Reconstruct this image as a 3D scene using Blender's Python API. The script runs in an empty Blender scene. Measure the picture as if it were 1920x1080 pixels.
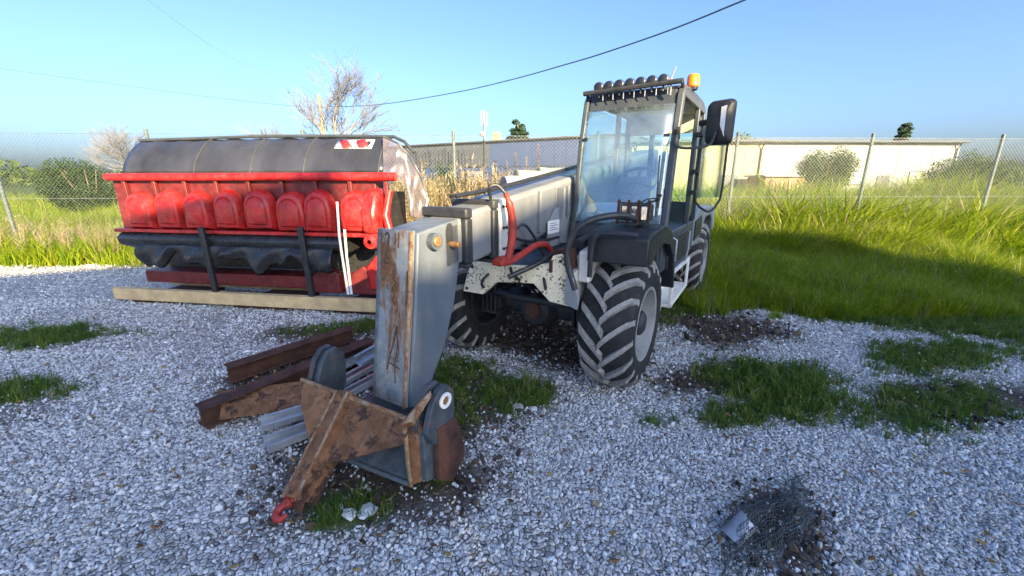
import bpy, bmesh, math, random
import numpy as np
from mathutils import Vector, Matrix

random.seed(7); rng = np.random.default_rng(11)
R = math.radians
S = bpy.context.scene
COL = S.collection

# ------------------------------------------------------------------ camera, sky, sun, exposure
F_PX, YH, CAM_H = 760.0, 338.0, 1.75           # focal length in photo pixels, horizon row, eye height
PITCH = math.atan((540 - YH) / F_PX)
cam_d = bpy.data.cameras.new('camera'); cam = bpy.data.objects.new('camera', cam_d); COL.objects.link(cam)
cam.location = (0, 0, CAM_H); cam.rotation_euler = (math.pi / 2 - PITCH, 0, 0)
cam_d.sensor_width = 36; cam_d.lens = 36 * F_PX / 1920; cam_d.clip_start = .05; cam_d.clip_end = 3000
S.camera = cam

YAW = R(32.2)                                    # machine heading
MX = Vector((math.cos(YAW), -math.sin(YAW), 0)); MY = Vector((math.sin(YAW), math.cos(YAW), 0))
MO = Vector((1.20, 3.33, 0))                     # under the outer face of the near front wheel
SUN_B, SUN_E = R(29), R(20)
SH = MX * math.cos(SUN_B) - MY * math.sin(SUN_B)       # horizontal direction to the sun
SUN_DIR = Vector((SH.x * math.cos(SUN_E), SH.y * math.cos(SUN_E), math.sin(SUN_E)))

world = bpy.data.worlds.new('World'); S.world = world; world.use_nodes = True
wn = world.node_tree
sky = wn.nodes.new('ShaderNodeTexSky'); sky.sky_type = 'NISHITA'; sky.sun_disc = False
sky.sun_elevation = SUN_E; sky.sun_rotation = math.atan2(SH.x, SH.y)
sky.air_density = .9; sky.dust_density = 3.5; sky.ozone_density = 2.0; sky.altitude = 50
tint = wn.nodes.new('ShaderNodeMix'); tint.data_type = 'RGBA'; tint.blend_type = 'MULTIPLY'; tint.inputs[0].default_value = 1
tint.inputs[7].default_value = (.77, .92, 1.19, 1); wn.links.new(sky.outputs[0], tint.inputs[6])
wn.links.new(tint.outputs[2], wn.nodes['Background'].inputs[0])
wn.nodes['Background'].inputs[1].default_value = .075
sd = bpy.data.lights.new('sun', 'SUN'); so = bpy.data.objects.new('sun', sd); COL.objects.link(so)
sd.energy = 5.0; sd.angle = R(.35); sd.color = (1, .77, .44)
so.rotation_euler = SUN_DIR.to_track_quat('Z', 'Y').to_euler()
S.view_settings.view_transform = 'Standard'; S.view_settings.look = 'None'
S.view_settings.exposure = 2.12; S.view_settings.gamma = 1
S.render.engine = 'CYCLES'

# ------------------------------------------------------------------ pixel helpers
def ray(x, y):
    a, b = (x - 960) / F_PX, -(y - 540) / F_PX
    c, s = math.cos(PITCH), math.sin(PITCH)
    return Vector((a, c + b * s, -s + b * c))
def atz(x, y, z=0.0):
    d = ray(x, y); return Vector((0, 0, CAM_H)) + d * ((z - CAM_H) / d.z)
def aty(x, y, Y):
    d = ray(x, y); return Vector((0, 0, CAM_H)) + d * (Y / d.y)
def m2w(p): return MO + MX * p[0] + MY * p[1] + Vector((0, 0, p[2]))
def onm(x, y, axis, val):                        # point in machine coordinates on a plane of the machine
    d = ray(x, y); n = (MX, MY)[axis]; c = Vector((0, 0, CAM_H)) - MO
    q = c + d * ((val - c.dot(n)) / d.dot(n))
    return Vector((q.dot(MX), q.dot(MY), q.z))

# ------------------------------------------------------------------ materials
MATS = {}
def nodes_of(name):
    m = bpy.data.materials.new(name); m.use_nodes = True; MATS[name] = m
    t = m.node_tree; return m, t, t.nodes, t.links, t.nodes['Principled BSDF']
def ramp(n, stops):
    r = n.new('ShaderNodeValToRGB'); e = r.color_ramp.elements
    while len(e) < len(stops): e.new(.5)
    for q, (p, c) in zip(e, stops): q.position = p; q.color = (*c, 1) if len(c) == 3 else c
    return r
def noise(n, l, vec, scale, detail=5, rough=.6, dist=0):
    k = n.new('ShaderNodeTexNoise'); k.inputs['Scale'].default_value = scale
    k.inputs['Detail'].default_value = detail; k.inputs['Roughness'].default_value = rough
    k.inputs['Distortion'].default_value = dist
    if vec is not None: l.new(vec, k.inputs['Vector'])
    return k
def mixc(n, l, fac, a, b):
    m = n.new('ShaderNodeMix'); m.data_type = 'RGBA'
    for i, v in ((0, fac), (6, a), (7, b)):
        if isinstance(v, (int, float)): m.inputs[i].default_value = v
        elif isinstance(v, tuple): m.inputs[i].default_value = (*v, 1)
        else: l.new(v, m.inputs[i])
    return m.outputs[2]
def paint(name, base, rough=.5, metal=0, var=.25, scale=4, rust=0, rust_scale=6, rust_col=(.16, .055, .022),
          dust=0, dust_col=(.30, .26, .20), bump=.15, bscale=60, streak=False, spec=.5, fleck=0, fleck_col=(.03, .025, .02)):
    m, t, n, l, b = nodes_of(name)
    tc = n.new('ShaderNodeTexCoord'); vec = tc.outputs['Object']
    if streak:
        mp = n.new('ShaderNodeMapping'); mp.inputs['Scale'].default_value = (1, 1, .22); l.new(vec, mp.inputs[0]); sv = mp.outputs[0]
    else: sv = vec
    n1 = noise(n, l, sv, scale)
    dk = tuple(c * (1 - var) for c in base); lt = tuple(min(1, c * (1 + var)) for c in base)
    c1 = ramp(n, [(.3, dk), (.7, lt)]); l.new(n1.outputs[0], c1.inputs[0]); col = c1.outputs[0]
    rfac = None
    if dust:
        n2 = noise(n, l, vec, scale * 2.3, 8, .7); r2 = ramp(n, [(.45, (0, 0, 0)), (.75, (dust,) * 3)])
        l.new(n2.outputs[0], r2.inputs[0]); col = mixc(n, l, r2.outputs[0], col, dust_col)
    if rust:
        n3 = noise(n, l, sv, rust_scale, 9, .68, .4); lo = .72 - rust * .42
        r3 = ramp(n, [(lo, (0, 0, 0)), (lo + .08, (1, 1, 1))]); l.new(n3.outputs[0], r3.inputs[0])
        n4 = noise(n, l, vec, rust_scale * 5, 6); rc = ramp(n, [(.25, tuple(c * .35 for c in rust_col)), (.55, rust_col), (.8, tuple(min(1, c * 2.1) for c in rust_col))])
        l.new(n4.outputs[0], rc.inputs[0]); col = mixc(n, l, r3.outputs[0], col, rc.outputs[0]); rfac = r3.outputs[0]
    if fleck:
        n5 = noise(n, l, vec, 48, 5, .6); n6 = noise(n, l, vec, 5, 3, .5); mt = n.new('ShaderNodeMath'); mt.operation = 'MULTIPLY_ADD'
        l.new(n6.outputs[0], mt.inputs[0]); mt.inputs[1].default_value = .55; l.new(n5.outputs[0], mt.inputs[2])
        rf = ramp(n, [(.87, (0, 0, 0)), (.91, (1, 1, 1))]); l.new(mt.outputs[0], rf.inputs[0])
        col = mixc(n, l, rf.outputs[0], col, fleck_col)
    l.new(col, b.inputs['Base Color'])
    b.inputs['Metallic'].default_value = metal; b.inputs['Specular IOR Level'].default_value = spec
    nr = noise(n, l, vec, scale * 3, 6); rr = ramp(n, [(.3, (max(.03, rough - .12),) * 3), (.7, (min(1, rough + .14),) * 3)])
    l.new(nr.outputs[0], rr.inputs[0])
    if rfac is not None:
        l.new(mixc(n, l, rfac, rr.outputs[0], (.9, .9, .9)), b.inputs['Roughness'])
    else: l.new(rr.outputs[0], b.inputs['Roughness'])
    if bump:
        nb = noise(n, l, vec, bscale, 6, .6); bp = n.new('ShaderNodeBump'); bp.inputs['Strength'].default_value = bump
        bp.inputs['Distance'].default_value = .01; l.new(nb.outputs[0], bp.inputs['Height']); l.new(bp.outputs[0], b.inputs['Normal'])
    return m
def glass(name, tint, gloss=.1, haze=.06, rough=.02, film=(.7, .72, .7)):
    m, t, n, l, b = nodes_of(name)
    n.remove(b); out = n['Material Output']
    tr = n.new('ShaderNodeBsdfTransparent'); tr.inputs[0].default_value = (*tint, 1)
    gl = n.new('ShaderNodeBsdfGlossy'); gl.inputs['Roughness'].default_value = rough; gl.inputs[0].default_value = (.9, .95, 1, 1)
    lw = n.new('ShaderNodeLayerWeight'); lw.inputs[0].default_value = .5
    pw = n.new('ShaderNodeMath'); pw.operation = 'POWER'; pw.inputs[1].default_value = 5; l.new(lw.outputs['Facing'], pw.inputs[0])
    ad = n.new('ShaderNodeMath'); ad.operation = 'MULTIPLY_ADD'; ad.inputs[1].default_value = .9; ad.inputs[2].default_value = .03 + gloss; l.new(pw.outputs[0], ad.inputs[0])
    m1 = n.new('ShaderNodeMixShader'); l.new(ad.outputs[0], m1.inputs[0]); l.new(tr.outputs[0], m1.inputs[1]); l.new(gl.outputs[0], m1.inputs[2])
    df = n.new('ShaderNodeBsdfDiffuse'); df.inputs[0].default_value = (*film, 1)
    tc = n.new('ShaderNodeTexCoord'); nz = noise(n, l, tc.outputs['Object'], 3, 6); rz = ramp(n, [(.35, (haze * .4,) * 3), (.75, (haze * 1.8,) * 3)])
    l.new(nz.outputs[0], rz.inputs[0])
    m2 = n.new('ShaderNodeMixShader'); l.new(rz.outputs[0], m2.inputs[0]); l.new(m1.outputs[0], m2.inputs[1]); l.new(df.outputs[0], m2.inputs[2])
    l.new(m2.outputs[0], out.inputs[0]); return m
def randmat(name, stops, rough=.8, bump=.3, bscale=40, trans=0, mottle=.25):      # colour differs from instance to instance
    m, t, n, l, b = nodes_of(name)
    oi = n.new('ShaderNodeObjectInfo'); r = ramp(n, stops); l.new(oi.outputs['Random'], r.inputs[0])
    tc = n.new('ShaderNodeTexCoord'); nz = noise(n, l, tc.outputs['Object'], bscale, 4); rz = ramp(n, [(.3, (1 - mottle,) * 3), (.7, (1, 1, 1))]); l.new(nz.outputs[0], rz.inputs[0])
    mx = n.new('ShaderNodeMix'); mx.data_type = 'RGBA'; mx.blend_type = 'MULTIPLY'; mx.inputs[0].default_value = 1
    l.new(r.outputs[0], mx.inputs[6]); l.new(rz.outputs[0], mx.inputs[7]); l.new(mx.outputs[2], b.inputs['Base Color'])
    b.inputs['Roughness'].default_value = rough; b.inputs['Specular IOR Level'].default_value = .25
    if trans:
        out = n['Material Output']; tl = n.new('ShaderNodeBsdfTranslucent'); l.new(mx.outputs[2], tl.inputs[0])
        ms = n.new('ShaderNodeMixShader'); ms.inputs[0].default_value = trans; l.new(b.outputs[0], ms.inputs[1]); l.new(tl.outputs[0], ms.inputs[2]); l.new(ms.outputs[0], out.inputs[0])
    return m

paint('grey_paint', (.20, .225, .25), .45, 0, .22, 3, rust=.18, rust_scale=5, dust=.25, streak=True)
paint('boom_paint', (.155, .17, .185), .42, 0, .22, 3, rust=.22, rust_scale=7, rust_col=(.12, .07, .04), dust=.4, dust_col=(.25, .23, .19), streak=True, bump=.25)
paint('head_side_shade', (.105, .13, .16), .45, 0, .2, 4, rust=.08, rust_scale=5, dust=.2, streak=True)  # shade on the head's side put into its darker, bluer colour
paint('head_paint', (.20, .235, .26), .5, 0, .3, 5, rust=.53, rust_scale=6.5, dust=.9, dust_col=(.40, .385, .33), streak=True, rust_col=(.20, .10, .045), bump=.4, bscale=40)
paint('cream_plate_sunlit', (.88, .80, .58), .5, 0, .12, 6, rust=.16, rust_scale=9, rust_col=(.12, .05, .025), fleck=1, dust=.35, dust_col=(.50, .42, .28))
paint('white_paint', (.68, .68, .64), .4, 0, .12, 4, rust=.12, rust_scale=8, dust=.3, dust_col=(.35, .31, .25))
paint('dark_steel', (.030, .034, .040), .5, .2, .35, 6, rust=.15, rust_scale=7, rust_col=(.10, .04, .02), dust=.35, dust_col=(.085, .08, .075))
paint('cab_grey', (.042, .052, .063), .45, 0, .2, 4, dust=.3, dust_col=(.11, .11, .11), rust=.06)
paint('cab_light', (.052, .062, .072), .45, 0, .2, 4, dust=.3, dust_col=(.12, .12, .12), rust=.06)
paint('black_plastic', (.014, .016, .019), .45, 0, .3, 6, dust=.3, dust_col=(.06, .06, .06), bump=.25, bscale=220)
paint('rubber', (.010, .011, .013), .75, 0, .3, 7, dust=.45, dust_col=(.045, .042, .04), bump=.35, bscale=90)
paint('lug_rubber', (.23, .225, .21), .8, 0, .4, 9, dust=1, dust_col=(.40, .38, .35), bump=.4, bscale=110)
paint('rim_paint', (.25, .26, .26), .5, 0, .2, 6, rust=.2, rust_scale=9, dust=.5, dust_col=(.3, .27, .22))
paint('rim_dark', (.06, .065, .072), .55, 0, .3, 6, rust=.3, rust_scale=9, dust=.4, dust_col=(.12, .11, .10))
paint('rust', (.20, .092, .042), .85, .2, .55, 7, rust=.5, rust_scale=8, rust_col=(.065, .033, .022), bump=.6, bscale=70, dust=.5, dust_col=(.36, .25, .15))
paint('rust_edge', (.26, .15, .075), .75, .1, .5, 9, rust=.5, rust_scale=14, rust_col=(.20, .085, .035), dust=.5, dust_col=(.62, .58, .46), bump=.5, bscale=80)
paint('rust_dark', (.075, .034, .024), .85, .2, .45, 8, rust=.35, rust_scale=8, rust_col=(.10, .04, .022), bump=.4)
paint('worn_blue_steel', (.085, .11, .13), .5, .35, .4, 6, rust=.28, rust_scale=7, dust=.45, dust_col=(.30, .31, .30), bump=.3)
paint('cheek_steel', (.05, .065, .08), .55, .3, .4, 7, rust=.32, rust_scale=8, dust=.45, dust_col=(.17, .18, .18), bump=.4)
paint('galvanised', (.36, .39, .43), .38, .6, .2, 14, dust=.3, dust_col=(.42, .42, .42), bump=.1)
paint('red_paint', (.36, .013, .013), .32, 0, .4, 5, rust=.07, rust_scale=10, dust=.35, dust_col=(.36, .12, .11), bump=.2, bscale=30)
paint('red_hose', (.30, .022, .016), .5, 0, .3, 10, rust=.2, rust_scale=12, dust=.25, dust_col=(.4, .15, .1))
paint('red_frame_dark', (.11, .010, .012), .5, 0, .35, 6, dust=.3, dust_col=(.25, .1, .09))
paint('hood_grey', (.075, .082, .10), .16, .55, .4, 1.6, dust=.15, dust_col=(.16, .16, .17), bump=.12, bscale=9, streak=True)
paint('black_wrap', (.018, .02, .023), .3, 0, .3, 5, dust=.3, dust_col=(.08, .08, .08), bump=.5, bscale=14)
paint('sticker_white', (.78, .78, .76), .35, 0, .06, 12, dust=.25, bump=0)
paint('sticker_red', (.62, .03, .035), .35, 0, .1, 12, dust=.15, bump=0)
paint('strap', (.72, .72, .72), .4, 0, .12, 20, bump=.1)
paint('timber', (.52, .38, .20), .8, 0, .25, 5, dust=.35, dust_col=(.30, .25, .19), bump=.35, bscale=50)
paint('chrome', (.75, .77, .8), .15, 1, .1, 8, dust=.15, bump=0)
paint('lamp_body', (.10, .11, .13), .3, .5, .2, 20, bump=0)
paint('lamp_glass', (.55, .60, .66), .12, .3, .1, 20, bump=0)
paint('pin_steel', (.40, .21, .10), .5, .6, .35, 20, rust=.3, rust_scale=18)
paint('scribble', (.095, .055, .032), .9, 0, .5, 24, bump=.2)
paint('ink', (.10, .12, .2), .8, 0, .2, 30, bump=0)
paint('cab_liner', (.62, .55, .44), .8, 0, .12, 5, dust=.2, bump=.2)  # lightened to hold the sunlight on the rear header in its colour
paint('dash', (.30, .36, .44), .35, 0, .3, 4, dust=.4, dust_col=(.5, .52, .55), bump=.15)
paint('seat_fabric', (.05, .06, .075), .8, 0, .3, 9, dust=.4, dust_col=(.2, .2, .2))
paint('fence_post', (.09, .12, .125), .6, .2, .2, 6)
paint('wire', (.22, .25, .25), .5, .6, .2, 6, bump=0)
paint('cladding_shade_blue', (.038, .066, .165), .55, 0, .10, .5, dust=.15, dust_col=(.055, .085, .18), bump=.05)  # shade on the warehouse front put into the dark blue base
paint('cladding_dark', (.06, .07, .09), .6, 0, .3, 1.3, dust=.4, dust_col=(.16, .175, .20))
paint('render_cream', (.33, .265, .17), .85, 0, .06, .8, dust=.15, dust_col=(.28, .23, .155))
paint('render_white', (.20, .21, .225), .8, 0, .06, .6, dust=.2, dust_col=(.24, .24, .25))
paint('shed_brown', (.22, .13, .085), .8, 0, .3, 1.5)
paint('bark', (.22, .16, .11), .9, 0, .35, 5, bump=.6, bscale=18)
paint('twig', (.15, .15, .165), .9, 0, .3, 3, bump=0)
paint('pole_wood', (.36, .23, .13), .85, 0, .25, 4, bump=.3)
paint('cable', (.05, .10, .17), .6, 0, .1, 2, bump=0)
paint('antenna_white', (.36, .38, .40), .5, 0, .06, 2, bump=0)
paint('mast_steel', (.16, .17, .19), .5, .5, .15, 2, bump=0)
paint('roll_cream', (.40, .35, .26), .7, 0, .15, 3, dust=.3, bump=.4, bscale=20)
paint('roll_grey', (.22, .25, .30), .6, 0, .25, 3, dust=.3, bump=.4, bscale=20)
paint('roll_green', (.24, .32, .24), .6, 0, .2, 3, dust=.3, bump=.4, bscale=20)
paint('net_mesh', (.035, .055, .065), .7, 0, .4, 9, dust=.5, dust_col=(.12, .15, .17), bump=.8, bscale=55)
paint('brick', (.42, .12, .07), .85, 0, .3, 5, bump=.4)
paint('roof_dark', (.06, .065, .075), .7, 0, .2, 1)
glass('windscreen', (.86, .95, .95), .13, .07, .03, (.62, .74, .80))
glass('side_glass', (.82, .95, .91), .0, .015)
glass('plastic_film', (.55, .50, .56), .03, .36, .3, (.22, .20, .24))
paint('lamp_dark', (.015, .018, .024), .15, 0, .2, 20, bump=0)
m = paint('orange_lens', (.85, .19, .01), .25, 0, .1, 8, bump=0)
m.node_tree.nodes['Principled BSDF'].inputs['Subsurface Weight'].default_value = 0
m, t, n, l, b = nodes_of('mirror_glass'); b.inputs['Metallic'].default_value = 1; b.inputs['Roughness'].default_value = .04; b.inputs['Base Color'].default_value = (.9, .9, .88, 1)
randmat('stone', [(0, (.25, .25, .25)), (.15, (.42, .43, .45)), (.5, (.60, .63, .66)), (.85, (.74, .77, .79)), (1, (.54, .48, .41))], .85)
randmat('grass_green', [(0, (.055, .12, .018)), (.4, (.085, .17, .022)), (.75, (.13, .22, .03)), (1, (.24, .25, .07))], .6, trans=.35)
randmat('grass_lush', [(0, (.10, .18, .006)), (.5, (.19, .29, .008)), (.85, (.27, .35, .012)), (1, (.33, .34, .03))], .6, trans=.4)
randmat('leaf_pale', [(0, (.14, .17, .08)), (.6, (.24, .26, .14)), (1, (.36, .34, .20))], .6, trans=.3)
randmat('straw', [(0, (.28, .225, .13)), (.5, (.38, .32, .20)), (.85, (.46, .41, .29)), (1, (.24, .23, .12))], .8, trans=.25)
randmat('clod', [(0, (.035, .028, .024)), (.6, (.075, .058, .045)), (1, (.14, .11, .085))], .95)
randmat('dead_leaf', [(0, (.10, .055, .025)), (.5, (.22, .13, .05)), (.8, (.34, .24, .08)), (1, (.12, .10, .05))], .8)
randmat('needle', [(0, (.022, .05, .03)), (1, (.06, .10, .05))], .7)
randmat('leaf_green', [(0, (.03, .065, .018)), (.6, (.06, .11, .028)), (1, (.12, .15, .04))], .6, trans=.3)

# ------------------------------------------------------------------ mesh builder
class MB:
    def __init__(s): s.v = []; s.f = []
    def add(s, vs, fs):
        o = len(s.v); s.v += [tuple(q) for q in vs]; s.f += [tuple(i + o for i in q) for q in fs]; return s
    def box(s, x0, x1, y0, y1, z0, z1):
        return s.add([(x, y, z) for z in (z0, z1) for y in (y0, y1) for x in (x0, x1)],
                     [(0, 2, 3, 1), (4, 5, 7, 6), (0, 1, 5, 4), (2, 6, 7, 3), (0, 4, 6, 2), (1, 3, 7, 5)])
    def bar(s, a, b, w, h, up=(0, 0, 1)):                     # box along a-b, w sideways, h along up
        a, b = Vector(a), Vector(b); d = (b - a).normalized(); u = Vector(up)
        sd_ = d.cross(u)
        if sd_.length < 1e-4: sd_ = d.cross(Vector((1, 0, 0)))
        sd_.normalize(); u = sd_.cross(d).normalized(); vs = []
        for p in (a, b):
            for i, j in ((-1, -1), (1, -1), (1, 1), (-1, 1)): vs.append(p + sd_ * (w / 2 * i) + u * (h / 2 * j))
        return s.add(vs, [(0, 1, 2, 3), (7, 6, 5, 4), (0, 4, 5, 1), (1, 5, 6, 2), (2, 6, 7, 3), (3, 7, 4, 0)])
    def tube(s, pts, r, n=8, caps=True):
        pts = [Vector(p) for p in pts]; rs = r if isinstance(r, (list, tuple)) else [r] * len(pts)
        o = len(s.v); prev = None
        for i, p in enumerate(pts):
            d = (pts[min(i + 1, len(pts) - 1)] - pts[max(i - 1, 0)]).normalized()
            if prev is None:
                u = d.cross(Vector((0, 0, 1)))
                if u.length < .01: u = d.cross(Vector((1, 0, 0)))
            else: u = prev - d * prev.dot(d)
            u.normalize(); prev = u; w = d.cross(u)
            for k in range(n):
                a = 2 * math.pi * k / n; s.v.append(tuple(p + (u * math.cos(a) + w * math.sin(a)) * rs[i]))
        for i in range(len(pts) - 1):
            for k in range(n):
                s.f.append((o + i * n + k, o + i * n + (k + 1) % n, o + (i + 1) * n + (k + 1) % n, o + (i + 1) * n + k))
        if caps:
            s.f.append(tuple(o + k for k in range(n))[::-1]); e = o + (len(pts) - 1) * n; s.f.append(tuple(e + k for k in range(n)))
        return s
    def cyl(s, a, b, r, n=20, r2=None): return s.tube([a, b], [r, r if r2 is None else r2], n)
    def prism(s, poly, axis, a, b):                           # poly in the two other axes, extruded a..b
        n = len(poly); vs = []
        for c in (a, b):
            for (p, q) in poly:
                vs.append({0: (c, p, q), 1: (p, c, q), 2: (p, q, c)}[axis])
        return s.add(vs, [tuple(range(n))[::-1], tuple(range(n, 2 * n))] + [(i, (i + 1) % n, n + (i + 1) % n, n + i) for i in range(n)])
    def lathe(s, prof, c, axis=0, n=32, closed=False):        # prof: (along, radius)
        c = Vector(c); o = len(s.v); m_ = len(prof)
        for k in range(n):
            a = 2 * math.pi * k / n
            for (h, r) in prof:
                p = {0: (h, r * math.cos(a), r * math.sin(a)), 1: (r * math.cos(a), h, r * math.sin(a)), 2: (r * math.cos(a), r * math.sin(a), h)}[axis]
                s.v.append(tuple(c + Vector(p)))
        for k in range(n):
            for i in range(m_ - (0 if closed else 1)):
                j = (i + 1) % m_; k2 = (k + 1) % n
                s.f.append((o + k * m_ + i, o + k * m_ + j, o + k2 * m_ + j, o + k2 * m_ + i))
        return s
    def grid(s, fn, nu, nv):
        o = len(s.v)
        for i in range(nu + 1):
            for j in range(nv + 1): s.v.append(tuple(fn(i / nu, j / nv)))
        for i in range(nu):
            for j in range(nv):
                a = o + i * (nv + 1) + j; s.f.append((a, a + nv + 1, a + nv + 2, a + 1))
        return s
    def mesh(s, name):
        me = bpy.data.meshes.new(name); me.from_pydata(s.v, [], s.f); me.validate()
        bm = bmesh.new(); bm.from_mesh(me); bmesh.ops.recalc_face_normals(bm, faces=bm.faces); bm.to_mesh(me); bm.free()
        for p in me.polygons: p.use_smooth = True
        me.set_sharp_from_angle(angle=R(35)); return me
    def build(s, name, mat, parent=None, bevel=0, thick=0):
        me = s.mesh(name); me.materials.append(MATS[mat]); o = bpy.data.objects.new(name, me); COL.objects.link(o)
        if parent is not None: o.parent = parent
        if thick:
            q = o.modifiers.new('solid', 'SOLIDIFY'); q.thickness = thick; q.offset = 0
        if bevel:
            q = o.modifiers.new('bevel', 'BEVEL'); q.width = bevel; q.segments = 2; q.limit_method = 'ANGLE'; q.angle_limit = R(40)
        return o
def tag(o, label=None, cat=None, group=None, kind=None):
    for k, v in (('label', label), ('category', cat), ('group', group), ('kind', kind)):
        if v: o[k] = v
    return o
def thing(name, label, cat, loc=(0, 0, 0), rz=0, group=None):
    o = bpy.data.objects.new(name, None); COL.objects.link(o); o.empty_display_size = .2
    o.location = loc; o.rotation_euler = (0, 0, rz); return tag(o, label, cat, group)
def curve_pts(ctrl, n=24):                                    # Catmull-Rom
    P = [Vector(c) for c in ctrl]; P = [P[0] * 2 - P[1]] + P + [P[-1] * 2 - P[-2]]; out = []
    segs = len(P) - 3
    for i in range(n + 1):
        t_ = i / n * segs; k = min(int(t_), segs - 1); t_ -= k; a, b, c, d = P[k:k + 4]
        out.append(.5 * ((2 * b) + (c - a) * t_ + (2 * a - 5 * b + 4 * c - d) * t_ ** 2 + (3 * b - a - 3 * c + d) * t_ ** 3))
    return out
def scatter(name, pts, rots, scales, sources, mat_unused, parent=None):
    """one object: a point per piece, geometry nodes put one of the source meshes on each"""
    me = bpy.data.meshes.new(name); me.from_pydata([tuple(p) for p in pts], [], [])
    me.attributes.new('rot', 'FLOAT_VECTOR', 'POINT').data.foreach_set('vector', np.asarray(rots, np.float32).ravel())
    me.attributes.new('scl', 'FLOAT_VECTOR', 'POINT').data.foreach_set('vector', np.asarray(scales, np.float32).ravel())
    o = bpy.data.objects.new(name, me); COL.objects.link(o)
    c = bpy.data.collections.new(name + '_shapes')
    for i, sm in enumerate(sources): c.objects.link(bpy.data.objects.new(name + '_shape', sm))
    g = bpy.data.node_groups.new(name + '_scatter', 'GeometryNodeTree')
    g.interface.new_socket('Geometry', in_out='INPUT', socket_type='NodeSocketGeometry')
    g.interface.new_socket('Geometry', in_out='OUTPUT', socket_type='NodeSocketGeometry')
    N, L = g.nodes, g.links
    gi = N.new('NodeGroupInput'); go = N.new('NodeGroupOutput'); ci = N.new('GeometryNodeCollectionInfo')
    ci.inputs[0].default_value = c; ci.inputs['Separate Children'].default_value = True; ci.inputs['Reset Children'].default_value = True
    ip = N.new('GeometryNodeInstanceOnPoints'); ip.inputs['Pick Instance'].default_value = True
    a1 = N.new('GeometryNodeInputNamedAttribute'); a1.data_type = 'FLOAT_VECTOR'; a1.inputs[0].default_value = 'rot'
    a2 = N.new('GeometryNodeInputNamedAttribute'); a2.data_type = 'FLOAT_VECTOR'; a2.inputs[0].default_value = 'scl'
    L.new(gi.outputs[0], ip.inputs['Points']); L.new(ci.outputs[0], ip.inputs['Instance'])
    er = N.new('FunctionNodeEulerToRotation'); L.new(a1.outputs[0], er.inputs[0]); L.new(er.outputs[0], ip.inputs['Rotation'])
    L.new(a2.outputs[0], ip.inputs['Scale']); L.new(ip.outputs[0], go.inputs[0])
    md = o.modifiers.new('scatter', 'NODES'); md.node_group = g
    if parent is not None: o.parent = parent
    return o

# ------------------------------------------------------------------ value noise for layout of ground cover
_tab = rng.random((256, 256))
def vnoise(x, y):
    x = np.asarray(x, float); y = np.asarray(y, float); xi = np.floor(x).astype(int); yi = np.floor(y).astype(int)
    fx = x - xi; fy = y - yi; fx = fx * fx * (3 - 2 * fx); fy = fy * fy * (3 - 2 * fy)
    g = lambda i, j: _tab[i % 256, j % 256]
    return (g(xi, yi) * (1 - fx) + g(xi + 1, yi) * fx) * (1 - fy) + (g(xi, yi + 1) * (1 - fx) + g(xi + 1, yi + 1) * fx) * fy
def fbm(x, y, o=4):
    return sum(vnoise(x * 2 ** k + 17 * k, y * 2 ** k + 31 * k) * .5 ** (k + 1) for k in range(o)) / (1 - .5 ** o)
def ell(x, y, cx, cy, rx, ry, a=0):
    c, s = math.cos(a), math.sin(a); dx, dy = x - cx, y - cy
    return 1 - np.sqrt(((dx * c + dy * s) / rx) ** 2 + ((-dx * s + dy * c) / ry) ** 2)
def green(x, y):
    """share of growing grass at a place of the yard, 0..1"""
    x = np.asarray(x, float); y = np.asarray(y, float); nz = (fbm(x * 1.7, y * 1.7) - .5) + .9 * (fbm(x * 6, y * 6) - .5)
    m_ = np.full(x.shape, -1.0)
    for e in ((-.50, 3.52, .50, .34, .2), (.02, 3.14, .40, .32, .3), (-.45, 2.85, .26, .35, 0), (2.35, 3.25, .70, .62, .3), (1.72, 2.78, .42, .22, .2),
              (1.1, 2.72, .24, .14, 0), (-.95, 1.85, .30, .16, 0), (-.45, 2.15, .22, .12, 0), (-2.2, 4.6, .55, .25, 0), (-1.7, 4.75, .4, .3, 0), 
              (2.3, 5.6, .8, .7, .3), (3.3, 2.9, .9, .4, .2), (4.6, 3.9, 1.2, .5, .2), (-4.3, 3.1, .8, .3, .1), (-5.5, 4.4, 1.2, .4, 0)):
        m_ = np.maximum(m_, ell(x, y, *e))
    right = (x - (2.75 + .10 * (y - 6))) * .55                # the tall grass to the right of the machine
    right = np.where(y > 5.6, right, right - (5.6 - y) * .9)
    far = (y - 8.2) * .7
    m_ = np.maximum(np.maximum(m_, np.minimum(right, 1)), np.minimum(far, 1))
    return np.clip((m_ + nz * 1.0) * 2.0 + .12, 0, 1)
def dirt(x, y):
    """share of bare dark earth"""
    x = np.asarray(x, float); y = np.asarray(y, float); nz = fbm(x * 2.1 + 9, y * 2.1 + 4) - .5
    m_ = np.full(x.shape, -1.0)
    for e in ((.1, 4.7, 1.35, 1.1, -.4), (.5, 4.1, 1.0, .62, -.3), (-.35, 3.1, .75, .62, .2), (-.55, 2.7, .40, .60, .4), (-.80, 2.0, .80, .46, 0), (-1.2, 2.4, .5, .5, 0), (2.6, 4.6, .9, .6, .5), (2.0, 3.4, .9, .45, .3), (-2.3, 4.5, .9, .4, 0), (-4.8, 2.6, 1.0, .4, .2), (3.6, 3.0, 1.2, .4, .2), (2.2, 5.4, 1.1, 1.0, .4), (1.40, 1.76, .45, .28, .6), (-1.9, 3.5, .9, .9, .4), (.3, 6.6, 1.6, 1.3, -.5)):
        m_ = np.maximum(m_, ell(x, y, *e))
    return np.clip((m_ + nz * 1.1) * 1.8 + .1, 0, 1)
def gz(x, y): return (fbm(np.asarray(x) * .8 + 5, np.asarray(y) * .8 + 5, 3) - .5) * .05 - .012

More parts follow.
